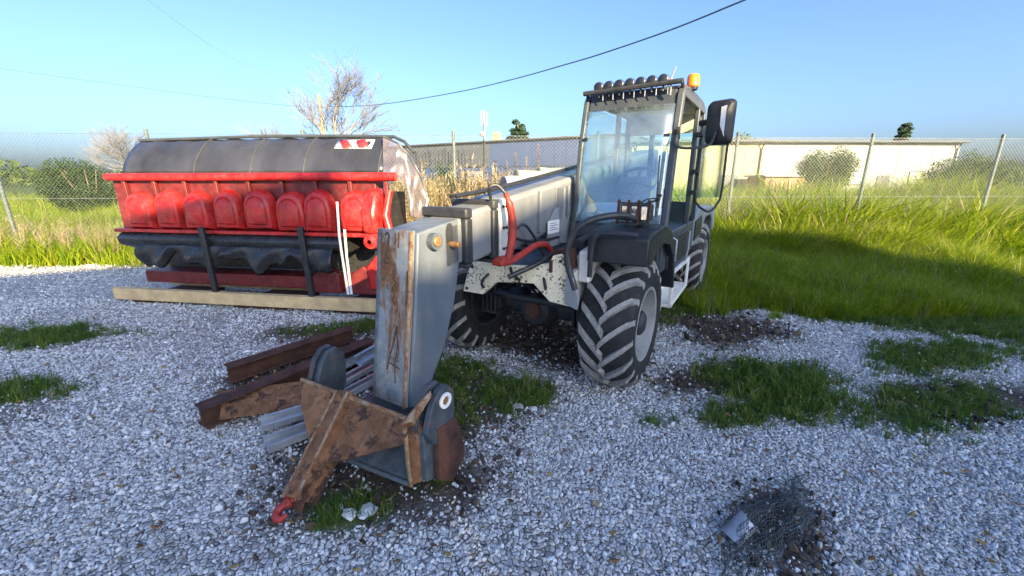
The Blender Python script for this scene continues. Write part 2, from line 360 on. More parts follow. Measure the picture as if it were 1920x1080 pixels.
# ------------------------------------------------------------------ ground
def build_ground():
    near = np.arange(-11, 14.001, .13); far = np.array([18, 25, 40, 70, 120, 250, 700.])
    xs = np.concatenate([-far[::-1], near, far + 3]); ys = np.concatenate([-far[::-1] - 3, np.arange(-2.5, 18, .13), far + 5])
    gx, gy = np.meshgrid(xs, ys, indexing='ij'); x, y = gx.ravel(), gy.ravel()
    z = gz(x, y) + np.clip((y - 30) / 100, 0, 1) * .2; nx, ny = len(xs), len(ys)
    me = bpy.data.meshes.new('ground')
    idx = np.arange(nx * ny).reshape(nx, ny)
    f = np.stack([idx[:-1, :-1], idx[1:, :-1], idx[1:, 1:], idx[:-1, 1:]], -1).reshape(-1, 4)
    me.from_pydata(np.stack([x, y, z], 1).tolist(), [], f.tolist())
    me.attributes.new('green', 'FLOAT', 'POINT').data.foreach_set('value', green(x, y).astype(np.float32))
    me.attributes.new('earth', 'FLOAT', 'POINT').data.foreach_set('value', dirt(x, y).astype(np.float32))
    for p in me.polygons: p.use_smooth = True
    m, t, n, l, b = nodes_of('ground'); tc = n.new('ShaderNodeTexCoord'); vec = tc.outputs['Object']
    v = n.new('ShaderNodeTexVoronoi'); v.inputs['Scale'].default_value = 34; l.new(vec, v.inputs['Vector'])
    v2 = n.new('ShaderNodeTexVoronoi'); v2.inputs['Scale'].default_value = 34; v2.feature = 'DISTANCE_TO_EDGE'; l.new(vec, v2.inputs['Vector'])
    sp = n.new('ShaderNodeSeparateColor'); l.new(v.outputs['Color'], sp.inputs[0])
    sr = ramp(n, [(0, (.26, .25, .24)), (.5, (.50, .49, .47)), (1, (.74, .73, .71))]); l.new(sp.outputs[0], sr.inputs[0])
    er = ramp(n, [(.02, (.15, .14, .13)), (.12, (1, 1, 1))]); l.new(v2.outputs['Distance'], er.inputs[0])
    mu = n.new('ShaderNodeMix'); mu.data_type = 'RGBA'; mu.blend_type = 'MULTIPLY'; mu.inputs[0].default_value = 1
    l.new(sr.outputs[0], mu.inputs[6]); l.new(er.outputs[0], mu.inputs[7])
    a1 = n.new('ShaderNodeAttribute'); a1.attribute_name = 'earth'; a2 = n.new('ShaderNodeAttribute'); a2.attribute_name = 'green'
    n1 = noise(n, l, vec, 9, 8, .7); ec = ramp(n, [(.3, (.028, .022, .019)), (.6, (.07, .055, .045)), (.85, (.15, .125, .10))]); l.new(n1.outputs[0], ec.inputs[0])
    n2 = noise(n, l, vec, 5, 8, .7); gc = ramp(n, [(.3, (.03, .055, .014)), (.6, (.07, .11, .025)), (.85, (.15, .15, .06))]); l.new(n2.outputs[0], gc.inputs[0])
    c = mixc(n, l, a1.outputs['Fac'], mu.outputs[2], ec.outputs[0]); c = mixc(n, l, a2.outputs['Fac'], c, gc.outputs[0]); l.new(c, b.inputs['Base Color'])
    b.inputs['Roughness'].default_value = .95; b.inputs['Specular IOR Level'].default_value = .2
    bp = n.new('ShaderNodeBump'); bp.inputs['Strength'].default_value = .7; bp.inputs['Distance'].default_value = .02
    l.new(v2.outputs['Distance'], bp.inputs['Height']); l.new(bp.outputs[0], b.inputs['Normal'])
    me.materials.append(m); o = bpy.data.objects.new('ground', me); COL.objects.link(o); tag(o, kind='structure')
build_ground()

def rock_mesh(name, mat, seed, flat=.6, sub=1):
    bm = bmesh.new(); bmesh.ops.create_icosphere(bm, subdivisions=sub, radius=.5); r_ = random.Random(seed)
    for v in bm.verts:
        v.co *= 1 + r_.uniform(-.28, .22); v.co.z *= flat
    me = bpy.data.meshes.new(name); bm.to_mesh(me); bm.free(); me.materials.append(MATS[mat]); return me
def blade_tuft(name, mat, seed, nb, h, spread, w, droop=.5):
    r_ = random.Random(seed); mb = MB()
    for i in range(nb):
        a = r_.uniform(0, 2 * math.pi); d = r_.uniform(0, spread); bx, by = math.cos(a) * d, math.sin(a) * d
        hh = h * r_.uniform(.45, 1.1); la = r_.uniform(0, 2 * math.pi); ln = hh * r_.uniform(.1, droop); ww = w * r_.uniform(.6, 1.2); wa = r_.uniform(0, math.pi)
        wx, wy = math.cos(wa) * ww / 2, math.sin(wa) * ww / 2; lx, ly = math.cos(la) * ln, math.sin(la) * ln
        mb.add([(bx - wx, by - wy, 0), (bx + wx, by + wy, 0), (bx + lx * .35 + wx * .8, by + ly * .35 + wy * .8, hh * .6), (bx + lx * .35 - wx * .8, by + ly * .35 - wy * .8, hh * .6), (bx + lx, by + ly, hh * (1 - .25 * r_.random()))],
               [(0, 1, 2, 3), (3, 2, 4)])
    me = bpy.data.meshes.new(name); me.from_pydata(mb.v, [], mb.f); me.materials.append(MATS[mat]); return me
def rots(n, tilt=math.pi): return np.stack([rng.uniform(-tilt, tilt, n), rng.uniform(-tilt, tilt, n), rng.uniform(0, 6.283, n)], 1)

def build_gravel():
    P = []
    for (y0, y1, dens) in ((.7, 1.6, 3600), (1.6, 2.6, 3600), (2.6, 4.0, 2300), (4.0, 6.0, 1000), (6.0, 9, 300)):
        w0, w1 = 1.45 * y1 + 1.2, 1.45 * y1 + 1.2; nn = int((w0 + w1) * (y1 - y0) * dens)
        p = np.stack([rng.uniform(-w0, w1, nn), rng.uniform(y0, y1, nn)], 1)
        keep = rng.random(nn) > np.maximum(np.maximum(green(p[:, 0], p[:, 1]) * .93, dirt(p[:, 0], p[:, 1]) * .90), np.clip((fbm(p[:, 0] * 1.3 + 40, p[:, 1] * 1.3 + 7) - .52) * 4, 0, .55))
        P.append(p[keep])
    P = np.concatenate(P); nn = len(P); d = np.maximum(P[:, 1], 1.2)
    s = rng.lognormal(-4.18, .34, nn) * (1 + .10 * np.clip(d - 2.2, 0, 4)); s = np.clip(s, .007, .042)
    z = gz(P[:, 0], P[:, 1]) + s * .16
    o = scatter('gravel', np.column_stack([P, z]), rots(nn), np.column_stack([s * rng.uniform(.8, 1.35, nn), s, s * rng.uniform(.7, 1, nn)]),
                [rock_mesh('stone', 'stone', k, .68) for k in range(8)], None)
    tag(o, 'loose pale crushed stone gravel covering the yard', 'gravel', kind='stuff'); print('gravel', nn)
build_gravel()

def build_clods():
    nn = 26000; p = np.stack([rng.uniform(-2.6, 4, nn), rng.uniform(1.2, 7.5, nn)], 1)
    p = p[rng.random(nn) < dirt(p[:, 0], p[:, 1]) * .8]; nn = len(p); s = np.clip(rng.lognormal(-3.75, .5, nn), .01, .10)
    o = scatter('soil_clods', np.column_stack([p, gz(p[:, 0], p[:, 1]) + s * .15]), rots(nn), np.column_stack([s * 1.3, s, s * .7]), [rock_mesh('clod', 'clod', 40 + k, .7) for k in range(5)], None)
    tag(o, 'dark crumbly earth and dead leaves under the machine', 'soil', kind='stuff')
build_clods()

def build_leaves():
    nn = 2600; p = np.stack([rng.uniform(-6, 6, nn), rng.uniform(1.0, 7, nn)], 1); s_ = rng.uniform(.5, 1.3, nn); src = []
    for k in range(4):
        r_ = random.Random(700 + k); mb = MB(); L_ = .022
        mb.add([(-L_, 0, .004), (-.2 * L_, .5 * L_, .0), (L_, .1 * L_, .006 + .004 * k), (0, -.45 * L_, .001)], [(0, 1, 2), (0, 2, 3)]) if k < 3 else mb.tube([(-.05, 0, .003), (0, .008, .006), (.05, .0, .003)], .0016, 3)
        me = bpy.data.meshes.new('dead_leaf'); me.from_pydata(mb.v, [], mb.f); me.materials.append(MATS['dead_leaf']); src.append(me)
    o = scatter('dead_leaves', np.column_stack([p, gz(p[:, 0], p[:, 1]) + .014]), rots(nn, .35), np.column_stack([s_, s_, s_]), src, None)
    tag(o, 'dead leaves and bits of twig strewn over the gravel', 'leaves', kind='stuff')
build_leaves()
def build_grass():
    # short turf in the gravel
    nn = 60000; p = np.stack([rng.uniform(-7, 7, nn), rng.uniform(1.2, 8.5, nn)], 1)
    g = green(p[:, 0], p[:, 1]); right = (p[:, 0] > 2.9) & (p[:, 1] > 5.4)
    keep = (rng.random(nn) < np.clip(g, 0, 1) ** 1.6 * .75) & ~right; p = p[keep]; nn = len(p)
    big = np.clip(ell(p[:, 0], p[:, 1], 2.35, 3.25, .8, .7, .3), 0, 1) * .7 + np.clip(ell(p[:, 0], p[:, 1], 0, 3.2, .6, .4, 0), 0, 1) * .35
    s = rng.uniform(.55, 1.15, nn) * (1 + big)
    o = scatter('short_grass', np.column_stack([p, gz(p[:, 0], p[:, 1]) - .004]), rots(nn, .25), np.column_stack([s, s, s]),
                [blade_tuft('tuft', 'grass_green', 60 + k, 12, .11, .04, .0062, 1.0) for k in range(7)] + [blade_tuft('dry_tuft', 'straw', 75, 6, .10, .04, .005, 1.2)], None)
    tag(o, 'short green grass growing in patches through the gravel', 'grass', kind='stuff'); print('turf', nn)
    # tall grass to the right and behind
    Q = []
    for (x0, x1, y0, y1, nn) in ((2.5, 9, 5.0, 9, 15000), (2.5, 24, 9, 18, 16000), (-16, 2.5, 8.4, 14, 12000), (4, 30, 18, 30, 9000), (-30, 4, 14, 30, 9000)):
        q = np.stack([rng.uniform(x0, x1, nn), rng.uniform(y0, y1, nn)], 1)
        q = q[rng.random(nn) < green(q[:, 0], q[:, 1]) * .9]; Q.append(q)
    p = np.concatenate(Q); nn = len(p); s = rng.uniform(.6, 1.2, nn) * np.clip(.45 + (p[:, 1] - 5) * .16, .45, 1.0) * (.55 + 1.0 * fbm(p[:, 0] * .9 + 3, p[:, 1] * .9)) * (1 + 1.15 * np.clip(np.minimum((p[:, 0] - 3.6) * .8, np.minimum((p[:, 1] - 8.2) * .5, (17 - p[:, 1]) * .5)), 0, 1)) * (1 + .05 * np.clip(p[:, 1] - 10, 0, 12))
    o = scatter('tall_grass', np.column_stack([p, gz(p[:, 0], p[:, 1]) - .01]), rots(nn, .2), np.column_stack([s, s, s]),
                [blade_tuft('tall_tuft', 'grass_lush', 80 + k, 22, .58, .10, .012, .8 + .1 * k) for k in range(7)] + [blade_tuft('dry_tuft', 'straw', 95, 8, .62, .08, .007, .5)], None)
    tag(o, 'tall lush grass right of the machine and along the fence', 'grass', kind='stuff'); print('tall', nn)
build_grass()

# ------------------------------------------------------------------ telehandler (machine coordinates: x to its left, y to its rear, z up)
TH = thing('telehandler', 'old grey and white telehandler with lowered boom, parked on the gravel', 'telehandler', MO, -YAW)
CX = -1.045                                      # centre line

def wheel_set():
    Rr, W = .50, .40                             # carcass radius, tyre width
    prof = [(-.19, .30), (-.212, .39), (-.20, .46), (-.165, .495), (-.08, .515), (0, .52), (.08, .515), (.165, .495), (.20, .46), (.212, .39), (.19, .30), (.17, .28), (-.17, .28)]
    tm = MB().lathe(prof, (0, 0, 0), 0, 56, closed=True).mesh('tyre'); tm.materials.append(MATS['rubber'])
    def srad(x): return float(np.interp(abs(x), [0, .08, .165, .20, .212], [.52, .515, .495, .46, .42]))
    lugs = []
    for sgn in (-1, 1):
        mb = MB(); secs = []
        for q in range(7):
            t_ = q / 6; x = sgn * (-.015 + t_ * .222); ang = .42 * t_ ** .85
            r0 = srad(x) - .015; r1 = srad(x) + .036 * (1 if t_ < .9 else .55); hw = .034 / .53 * (1 - .1 * t_)
            secs.append([(x, ang - hw, r0), (x, ang - hw * .72, r1), (x, ang + hw * .72, r1), (x, ang + hw, r0)])
        vs = [(x, r * math.sin(a), r * math.cos(a)) for sct in secs for (x, a, r) in sct]; fs = []
        for q in range(6):
            for k in range(4): fs.append((q * 4 + k, q * 4 + (k + 1) % 4, q * 4 + 4 + (k + 1) % 4, q * 4 + 4 + k))
        fs += [(0, 1, 2, 3), (27, 26, 25, 24)]
        me = mb.add(vs, fs).mesh('tread_lug'); me.materials.append(MATS['lug_rubber']); lugs.append(me)
    rp = [(.185, .312), (.198, .308), (.195, .285), (.16, .270), (.10, .262), (.085, .255)]
    rm = MB().lathe(rp, (0, 0, 0), 0, 40).mesh('rim'); rm.materials.append(MATS['rim_paint'])
    hm = MB().lathe([(.06, .15), (.085, .14), (.10, .11), (.16, .10), (.18, .07), (.185, 0)], (0, 0, 0), 0, 20).mesh('hub'); hm.materials.append(MATS['dark_steel'])
    bm_ = MB().cyl((.065, 0, 0), (.105, 0, 0), .014, 6).mesh('wheel_nut'); bm_.materials.append(MATS['pin_steel'])
    dm = MB().lathe([(.088, .258), (.07, .235), (.095, .21), (.07, .18), (.062, .0)], (0, 0, 0), 0, 40).mesh('wheel_disc'); dm.materials.append(MATS['rim_dark'])
    bk = MB().lathe([(-.185, .312), (-.195, .30), (-.18, .275), (-.055, .262), (-.055, 0)], (0, 0, 0), 0, 40).mesh('rim_barrel'); bk.materials.append(MATS['dark_steel'])
    return tm, lugs, rm, hm, bm_, bk, dm
TM, LUGS, RM, HM, NM, BK, DM = wheel_set()
WS = (1.08, 1.052, 1.052)
def link(name, me, parent, loc=(0, 0, 0), rot=(0, 0, 0), sc=(1, 1, 1)):
    o = bpy.data.objects.new(name, me); COL.objects.link(o); o.parent = parent; o.location = loc; o.rotation_euler = rot; o.scale = sc; return o
def wheel(x, y, side, phase, lug_count=18):
    ty = link('tyre', TM, TH, (x, y, .556), (0, 0, 0 if side > 0 else math.pi), WS)
    for k in range(lug_count):
        for s in (0, 1):
            # on the side that faces the front of the machine the chevrons point down
            a = phase + 2 * math.pi * (k + .5 * s) / lug_count
            link('tread_lug', LUGS[s], ty, (0, 0, 0), (a, 0, 0), (1, -1 if side < 0 else 1, 1))
    rm = link('rim', RM, TH, (x, y, .556), (0, 0, 0 if side > 0 else math.pi), WS)
    link('rim_barrel', BK, rm); link('wheel_disc', DM, rm)
    link('hub', HM, rm)
    for k in range(8):
        a = 2 * math.pi * k / 8; link('wheel_nut', NM, rm, (0, .185 * math.sin(a), .185 * math.cos(a)))
wheel(-.225, -.06, 1, .1); wheel(-.225, 3.28, 1, .3); wheel(2 * CX + .225, -.06, -1, .2); wheel(2 * CX + .225, 3.28, -1, .0)

# chassis and axles
MB().prism([(-.44, .90), (-.44, 1.0), (.2, 1.04), (3.9, 1.04), (4.15, .9), (4.15, .55), (3.9, .42), (.4, .5), (.1, .78)], 0, CX - .34, CX + .30).build('chassis', 'dark_steel', TH, .01)
MB().prism([(-.52, .78), (-.52, 1.03), (-.1, 1.12), (.3, 1.10), (.3, .75)], 0, -.64, -.50).build('side_plate', 'white_paint', TH, .008)
MB().prism([(-.46, .95), (-.46, 1.20), (-.05, 1.25), (.2, 1.20), (.2, .92)], 0, -.50, -.405).build('side_box', 'white_paint', TH, .015)
MB().cyl((-.56, -.34, 1.232), (-.56, -.10, 1.25), .05, 12).cyl((-.46, -.30, 1.24), (-.46, -.12, 1.255), .035, 10).build('hose_connector', 'dark_steel', TH, .004)
for y in (0, 3.28):
    ax = MB().tube([(CX - .75, y, .55), (CX - .5, y, .56), (CX - .3, y, .56), (CX + .3, y, .56), (CX + .5, y, .56), (CX + .75, y, .55)], [.10, .10, .13, .13, .10, .10], 16).build('axle', 'dark_steel', TH, .004)
    MB().lathe([(-.22, .06), (-.20, .15), (-.08, .21), (.08, .21), (.20, .15), (.22, .06)], (CX + .02, y - .02, .56), 1, 24).build('differential', 'dark_steel', ax)
    MB().lathe([(-.25, 0), (-.25, .08), (-.18, .085)], (CX + .02, y - .02, .56), 1, 16).build('input_flange', 'rust_dark', ax)
    for sx in (-1, 1):
        kb = MB()
        for k in range(4): kb.box(CX + sx * .50 - .09 + k * .05, CX + sx * .50 - .062 + k * .05, y - .24, y + .1, .46, .76)
        kb.box(CX + sx * .50 - .11, CX + sx * .50 + .12, y - .2, y + .1, .50, .70).box(CX + sx * .50 - .10, CX + sx * .50 + .11, y - .25, y - .05, .44, .465)
        kb.build('knuckle', 'dark_steel', ax, .004)
MB().tube([(CX - .42, -.24, .66), (CX + .1, -.27, .67), (CX + .44, -.25, .67)], .035, 12).build('steering_ram', 'dark_steel', TH)
MB().box(CX + .0, CX + .07, -.247, -.242, .73, .765).build('maker_label', 'sticker_white', TH)
# front cross plate, pitted, with sunlight put into its cream paint
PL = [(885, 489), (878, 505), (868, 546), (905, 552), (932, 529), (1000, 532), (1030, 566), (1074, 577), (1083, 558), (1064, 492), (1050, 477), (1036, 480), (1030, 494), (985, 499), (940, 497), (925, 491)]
MB().prism([(p.x, p.z) for p in (onm(px, py, 1, -.575) for px, py in PL)], 1, -.575, -.53).build('front_plate', 'cream_plate_sunlit', TH, .006)
MB().prism([(-.53, .93), (-.53, 1.02), (-.45, 1.02), (-.45, .93)], 0, -1.45, -.60).build('front_crossmember', 'dark_steel', TH)
MB().box(-.69, -.668, -.60, -.573, 1.03, 1.13).build('lock_pin', 'rust_dark', TH, .003)
MB().prism([(-.74, 1.06), (-.70, 1.20), (-.55, 1.22), (-.52, 1.06)], 1, -.50, -.40).build('plate_bracket', 'rust_dark', TH, .006)

# boom
def btop(y, k): return 1.44 + .135 * (y + 1.75) + k
XB = -1.0
def bsec(name, mat, y0, y1, k, h, w, bev=.03):
    z0, z1 = btop(y0, k), btop(y1, k)
    return MB().prism([(y0, z0), (y1, z1), (y1, z1 - h), (y0, z0 - h)], 0, XB - w, XB + k * .5).build(name, mat, TH, bev)
inner = bsec('boom_inner_section', 'boom_paint', -1.50, .5, .0, .31, .30)
mid = bsec('boom_middle_section', 'boom_paint', -1.24, 1.0, .03, .37, .315)
outer = bsec('boom_outer_section', 'boom_paint', -.80, 3.95, .045, .45, .34, .04)
def collar(y0, y1, k, hb, name='boom_collar'):
    zt = btop((y0 + y1) / 2, k); mb = MB(); x0, x1 = XB - .36, XB + .045
    mb.box(x0, x1, y0, y1, zt - .07, zt).box(x1 - .055, x1, y0, y1, hb, zt - .07).box(x0, x0 + .055, y0, y1, hb, zt - .07).box(x0, x1, y0, y1, hb - .03, hb)
    return mb.build(name, 'dark_steel', TH, .014)
collar(-1.31, -1.235, .065, 1.19)
collar(-.985, -.915, .065, 1.17)
MB().box(XB + .01, XB + .05, -.905, -.80, 1.18, 1.615).build('wear_pad_housing', 'white_paint', TH, .008)
for k in range(6): MB().cyl((XB + .048, -.87 + .04 * (k % 2), 1.24 + .16 * (k // 2)), (XB + .062, -.87 + .04 * (k % 2), 1.24 + .16 * (k // 2)), .012, 6).build('bolt', 'dark_steel', TH)
for y, zt, zb, w_ in ((-.28, 1.66, 1.30, .022), (.10, 1.68, 1.16, .05), (.30, 1.70, 1.30, .022), (.47, 1.72, 1.10, .05)):
    MB().box(XB + .02, XB + .02 + w_ * 1.6, y, y + .045, zb, zt).build('stiffener', 'boom_paint', outer, .008)
MB().prism([(-.10, 1.14), (-.10, 1.36), (.05, 1.50), (.15, 1.50), (.32, 1.36), (.32, 1.14)], 0, XB + .024, XB + .05).build('bracket_plate', 'grey_paint', outer, .006)
lb = MB().box(XB + .052, XB + .056, -.135, .10, 1.27, 1.39).build('label_plate', 'sticker_white', outer)
for k in range(4): MB().box(XB + .056, XB + .0575, -.10, .06 - .04 * (k % 2), 1.30 + .02 * k, 1.306 + .02 * k).build('label_print', 'ink', lb)
MB().box(XB + .024, XB + .03, .33, .40, 1.38, 1.50).build('small_label', 'sticker_white', outer)
# head of the boom: the downward gooseneck
HD = MB().prism([(-1.715, 1.445), (-1.50, 1.477), (-1.335, 1.50), (-1.335, 1.20), (-1.40, .95), (-1.52, .66), (-1.66, .46), (-1.78, .33), (-1.875, .33), (-1.83, .62), (-1.77, 1.0)], 0, XB - .30, XB).build('boom_head', 'head_side_shade', TH, .012)
fp = MB()
fpp = [(-1.717, 1.46), (-1.775, 1.0), (-1.835, .62), (-1.88, .31)]
for i in range(3):
    (ya, za), (yb, zb) = fpp[i], fpp[i + 1]
    for x0, x1, o_ in ((XB - .315, XB - .02, .018),):
        fp.add([(x0, ya, za), (x1, ya, za), (x1, yb, zb), (x0, yb, zb), (x0, ya - o_, za), (x1, ya - o_, za), (x1, yb - o_, zb), (x0, yb - o_, zb)],
               [(0, 1, 2, 3), (7, 6, 5, 4), (0, 4, 5, 1), (1, 5, 6, 2), (2, 6, 7, 3), (3, 7, 4, 0)])
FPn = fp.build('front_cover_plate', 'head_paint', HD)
for x, em in ((XB - .31, 'worn_blue_steel'), (XB - .03, 'rust_edge')):
    MB().tube([(x, -1.735, 1.455), (x, -1.793, 1.0), (x, -1.853, .62), (x, -1.898, .33)], .013, 6).build('edge_weld', em, HD)
def hy(z): return float(np.interp(z, [.31, .62, 1.0, 1.46], [-1.88, -1.835, -1.775, -1.717])) - .0195
def scrib(pts, w=.011):
    mb = MB(); P_ = [Vector((XB - .30 + u, hy(z), z)) for u, z in pts]
    for a, b in zip(P_[:-1], P_[1:]): mb.bar(a, b, w, .003, up=(0, 1, 0))
    mb.build('scratched_mark', 'scribble', HD)
scrib([(.045, 1.42), (.065, 1.44), (.08, 1.42), (.075, 1.37), (.05, 1.29), (.045, 1.25), (.085, 1.25)], .014)          # 2
scrib([(.135, 1.44), (.135, 1.37)], .009); scrib([(.165, 1.445), (.165, 1.35)], .009)                                     # 11
scrib([(.10, 1.17), (.14, 1.19), (.12, 1.16), (.15, 1.13), (.115, 1.10), (.14, 1.06), (.12, 1.03), (.145, .99)], .006)
scrib([(.245, 1.22), (.25, 1.12), (.24, 1.0)], .010)
scrib([(.175, .87), (.15, .76), (.115, .64), (.10, .57)], .013); scrib([(.175, .87), (.185, .74), (.17, .62), (.18, .50)], .008); scrib([(.185, .78), (.20, .72), (.19, .66)], .009); scrib([(.105, .625), (.16, .61), (.215, .60)], .010); scrib([(.12, .66), (.20, .645)], .006)
hr = MB().lathe([(0, .052), (.045, .052), (.045, .032), (.0, .032)], (XB, -1.60, 1.385), 0, 24, closed=True).build('pin_boss', 'worn_blue_steel', HD)
MB().cyl((XB, -1.60, 1.385), (XB + .055, -1.60, 1.385), .031, 16).build('pin', 'pin_steel', HD, .003)
MB().tube([(XB, -1.43, 1.345), (XB + .08, -1.43, 1.345)], .02, 12).build('pin', 'pin_steel', HD, .003)
MB().prism([(-1.46, 1.36), (-1.46, 1.46), (-1.445, 1.48), (-1.42, 1.48), (-1.405, 1.46), (-1.405, 1.36)], 0, XB + .001, XB + .006).build('pin_dark_plate', 'dark_steel', HD)  # dark flat shape lying on the head above the second pin
# red hydraulic strut beside the boom and the bent guard bar below it
MB().tube(curve_pts([(-.875, -.95, 1.66), (-.855, -.92, 1.56), (-.845, -.90, 1.42), (-.85, -.915, 1.28), (-.865, -.94, 1.17)], 16), [.018] * 3 + [.028] * 4 + [.031] * 6 + [.028] * 4, 12).build('hydraulic_strut', 'red_hose', TH)
MB().tube(curve_pts([(-.885, -.99, 1.17), (-.86, -.93, 1.155), (-.84, -.78, 1.19), (-.83, -.58, 1.235), (-.83, -.40, 1.22), (-.83, -.30, 1.16)], 20), .026, 10).build('guard_bar', 'red_hose', TH)
MB().prism([(-1.05, 1.14), (-1.05, 1.18), (-.98, 1.20), (-.86, 1.19), (-.80, 1.14)], 0, -.935, -.845).build('strut_foot', 'red_hose', TH, .008)
MB().tube(curve_pts([(-.97, -1.0, 1.62), (-.96, -1.03, 1.70), (-.92, -.99, 1.715), (-.875, -.95, 1.66)], 14), .012, 8).build('hose', 'black_plastic', TH)
MB().tube(curve_pts([(-.93, -.72, 1.38), (-.90, -.62, 1.40), (-.86, -.48, 1.24), (-.84, -.40, 1.12)], 14), .012, 8).build('hose', 'black_plastic', TH)
MB().tube(curve_pts([(-.95, -.8, 1.0), (-.80, -.6, 1.09), (-.75, -.3, 1.16), (-.72, .2, 1.18)], 14), .022, 8).build('hose', 'black_plastic', TH)
for dx in (0, .05): MB().tube(curve_pts([(XB - .16 + dx, -1.22, 1.64), (XB - .15 + dx, -.6, 1.70), (XB - .15 + dx, .6, 1.86), (XB - .15 + dx, 2, 2.05)], 14), .014, 6).build('hose', 'black_plastic', TH)
MB().cyl((CX - .05, -.35, .95), (CX - .05, 1.2, 1.02), .055, 16).build('lift_ram', 'dark_steel', TH)

for k, c_ in enumerate(([(-1.12, -.5, 1.05), (-1.02, -.62, .98), (-.95, -.45, .84), (-.98, -.2, .68)], [(-.80, -.5, 1.02), (-.72, -.60, .92), (-.78, -.45, .80), (-.86, -.2, .66)], [(-1.28, -.52, .98), (-1.35, -.62, .86), (-1.38, -.4, .70), (-1.3, -.1, .62)], [(-.99, -.88, 1.40), (-.93, -.70, 1.30), (-.92, -.40, 1.24), (-.95, .1, 1.22)])):
    MB().tube(curve_pts(c_, 14), .013, 8).build('hose', 'black_plastic', TH)
for (px, py) in ((886, 500), (876, 540), (1052, 490), (1070, 560)):
    q = onm(px, py, 1, -.575); MB().cyl((q.x, -.588, q.z), (q.x, -.57, q.z), .014, 6).build('bolt', 'rust_dark', TH)
# cab
pil = lambda x: [(x, .30, 1.22), (x, .36, 1.42), (x, .41, 1.75), (x, .46, 2.1), (x, .55, 2.47), (x, .60, 2.54)]
CL, CR = -.915, -.02
cab = MB().box(CL, CR, .34, 1.95, .92, 1.28).prism([(.30, 1.20), (.30, 1.34), (.38, 1.36), (.38, 1.20)], 0, CL, CR).build('cab_base', 'cab_grey', TH, .02)
def strip(pts, w, h): 
    mb = MB()
    for a, b in zip(pts[:-1], pts[1:]): mb.bar(a, b, w, h, up=(0, 1, 0))
    return mb
def pillar(pts, wx, wy):
    mb = MB(); vs = []; 
    for p in pts:
        for i, j in ((-1, -1), (1, -1), (1, 1), (-1, 1)): vs.append((p[0] + wx / 2 * i, p[1] + wy / 2 * j, p[2]))
    fs = [(0, 1, 2, 3), tuple(range(len(vs) - 4, len(vs)))]
    for q in range(len(pts) - 1):
        for k in range(4): fs.append((q * 4 + k, q * 4 + (k + 1) % 4, q * 4 + 4 + (k + 1) % 4, q * 4 + 4 + k))
    return mb.add(vs, fs)
pillar(pil(CL + .02), .05, .07).build('front_pillar', 'cab_grey', TH, .012)
pillar([(p[0], p[1] + .01, p[2]) for p in pil(CR - .015)], .06, .08).build('front_pillar', 'cab_light', TH, .012)
for x in (CL + .025, CR - .02):
    pillar([(x, 1.50, 1.0 if x > -.5 else 1.28), (x, 1.50, 2.52)], .05, .06).build('door_pillar', 'cab_grey', TH, .01)
    pillar([(x, 1.93, 1.28), (x, 1.88, 2.50)], .05, .06).build('rear_pillar', 'cab_grey', TH, .01)
    MB().box(x - .022, x + .022, .60, 1.90, 2.47, 2.525).build('roof_rail', 'cab_light', TH, .01)
rf = MB().prism([(.58, 2.50), (.62, 2.56), (.90, 2.59), (1.70, 2.585), (1.92, 2.54), (1.92, 2.50)], 0, CL + .01, CR - .005).build('cab_roof', 'cab_grey', TH, .012)
MB().box(CL + .06, CR - .06, .66, 1.85, 2.485, 2.498).build('roof_lining', 'cab_liner', rf)
MB().prism([(.515, 2.39), (.565, 2.545), (.615, 2.545), (.565, 2.39)], 0, CL + .05, CR - .05).build('visor_panel', 'cab_grey', TH, .008)
MB().box(CL + .05, CR - .05, 1.875, 1.915, 2.28, 2.50).build('rear_header', 'cab_liner', TH, .006)
MB().box(CL + .05, CR - .05, 1.88, 1.92, 1.28, 1.50).build('rear_panel', 'cab_grey', TH, .006)
MB().box(CL + .30, CL + .36, 1.86, 1.90, 1.50, 2.28).build('rear_window_bar', 'cab_grey', TH, .006)
wsz = [1.36, 1.55, 1.75, 2.1, 2.39]
wsy = lambda z: float(np.interp(z, [1.22, 1.42, 1.75, 2.1, 2.47], [.27, .335, .385, .44, .53]))
MB().grid(lambda u, v: (CL + .045 + u * (CR - CL - .09), wsy(1.36 + v * 1.03) - .012 - .03 * math.sin(math.pi * u), 1.36 + v * 1.03), 8, 10).build('windscreen', 'windscreen', TH, thick=.005)
MB().box(CL + .06, CR - .06, 1.895, 1.90, 1.51, 2.27).build('rear_window', 'side_glass', TH)
MB().box(CL + .018, CL + .022, .48, 1.88, 1.30, 2.45).build('side_window', 'side_glass', TH)
MB().prism([(1.55, 1.36), (1.55, 2.44), (1.86, 2.42), (1.90, 1.36)], 0, CR - .022, CR - .017).build('side_window', 'side_glass', TH)
for z in (2.13, 1.62): MB().box(CR - .10, CR - .055, wsy(z) - .03, wsy(z) - .012, z - .012, z + .012).build('glass_clamp', 'black_plastic', TH)
MB().box(CL + .05, CL + .085, wsy(2.13) - .03, wsy(2.13) - .012, 2.12, 2.144).build('glass_clamp', 'black_plastic', TH)
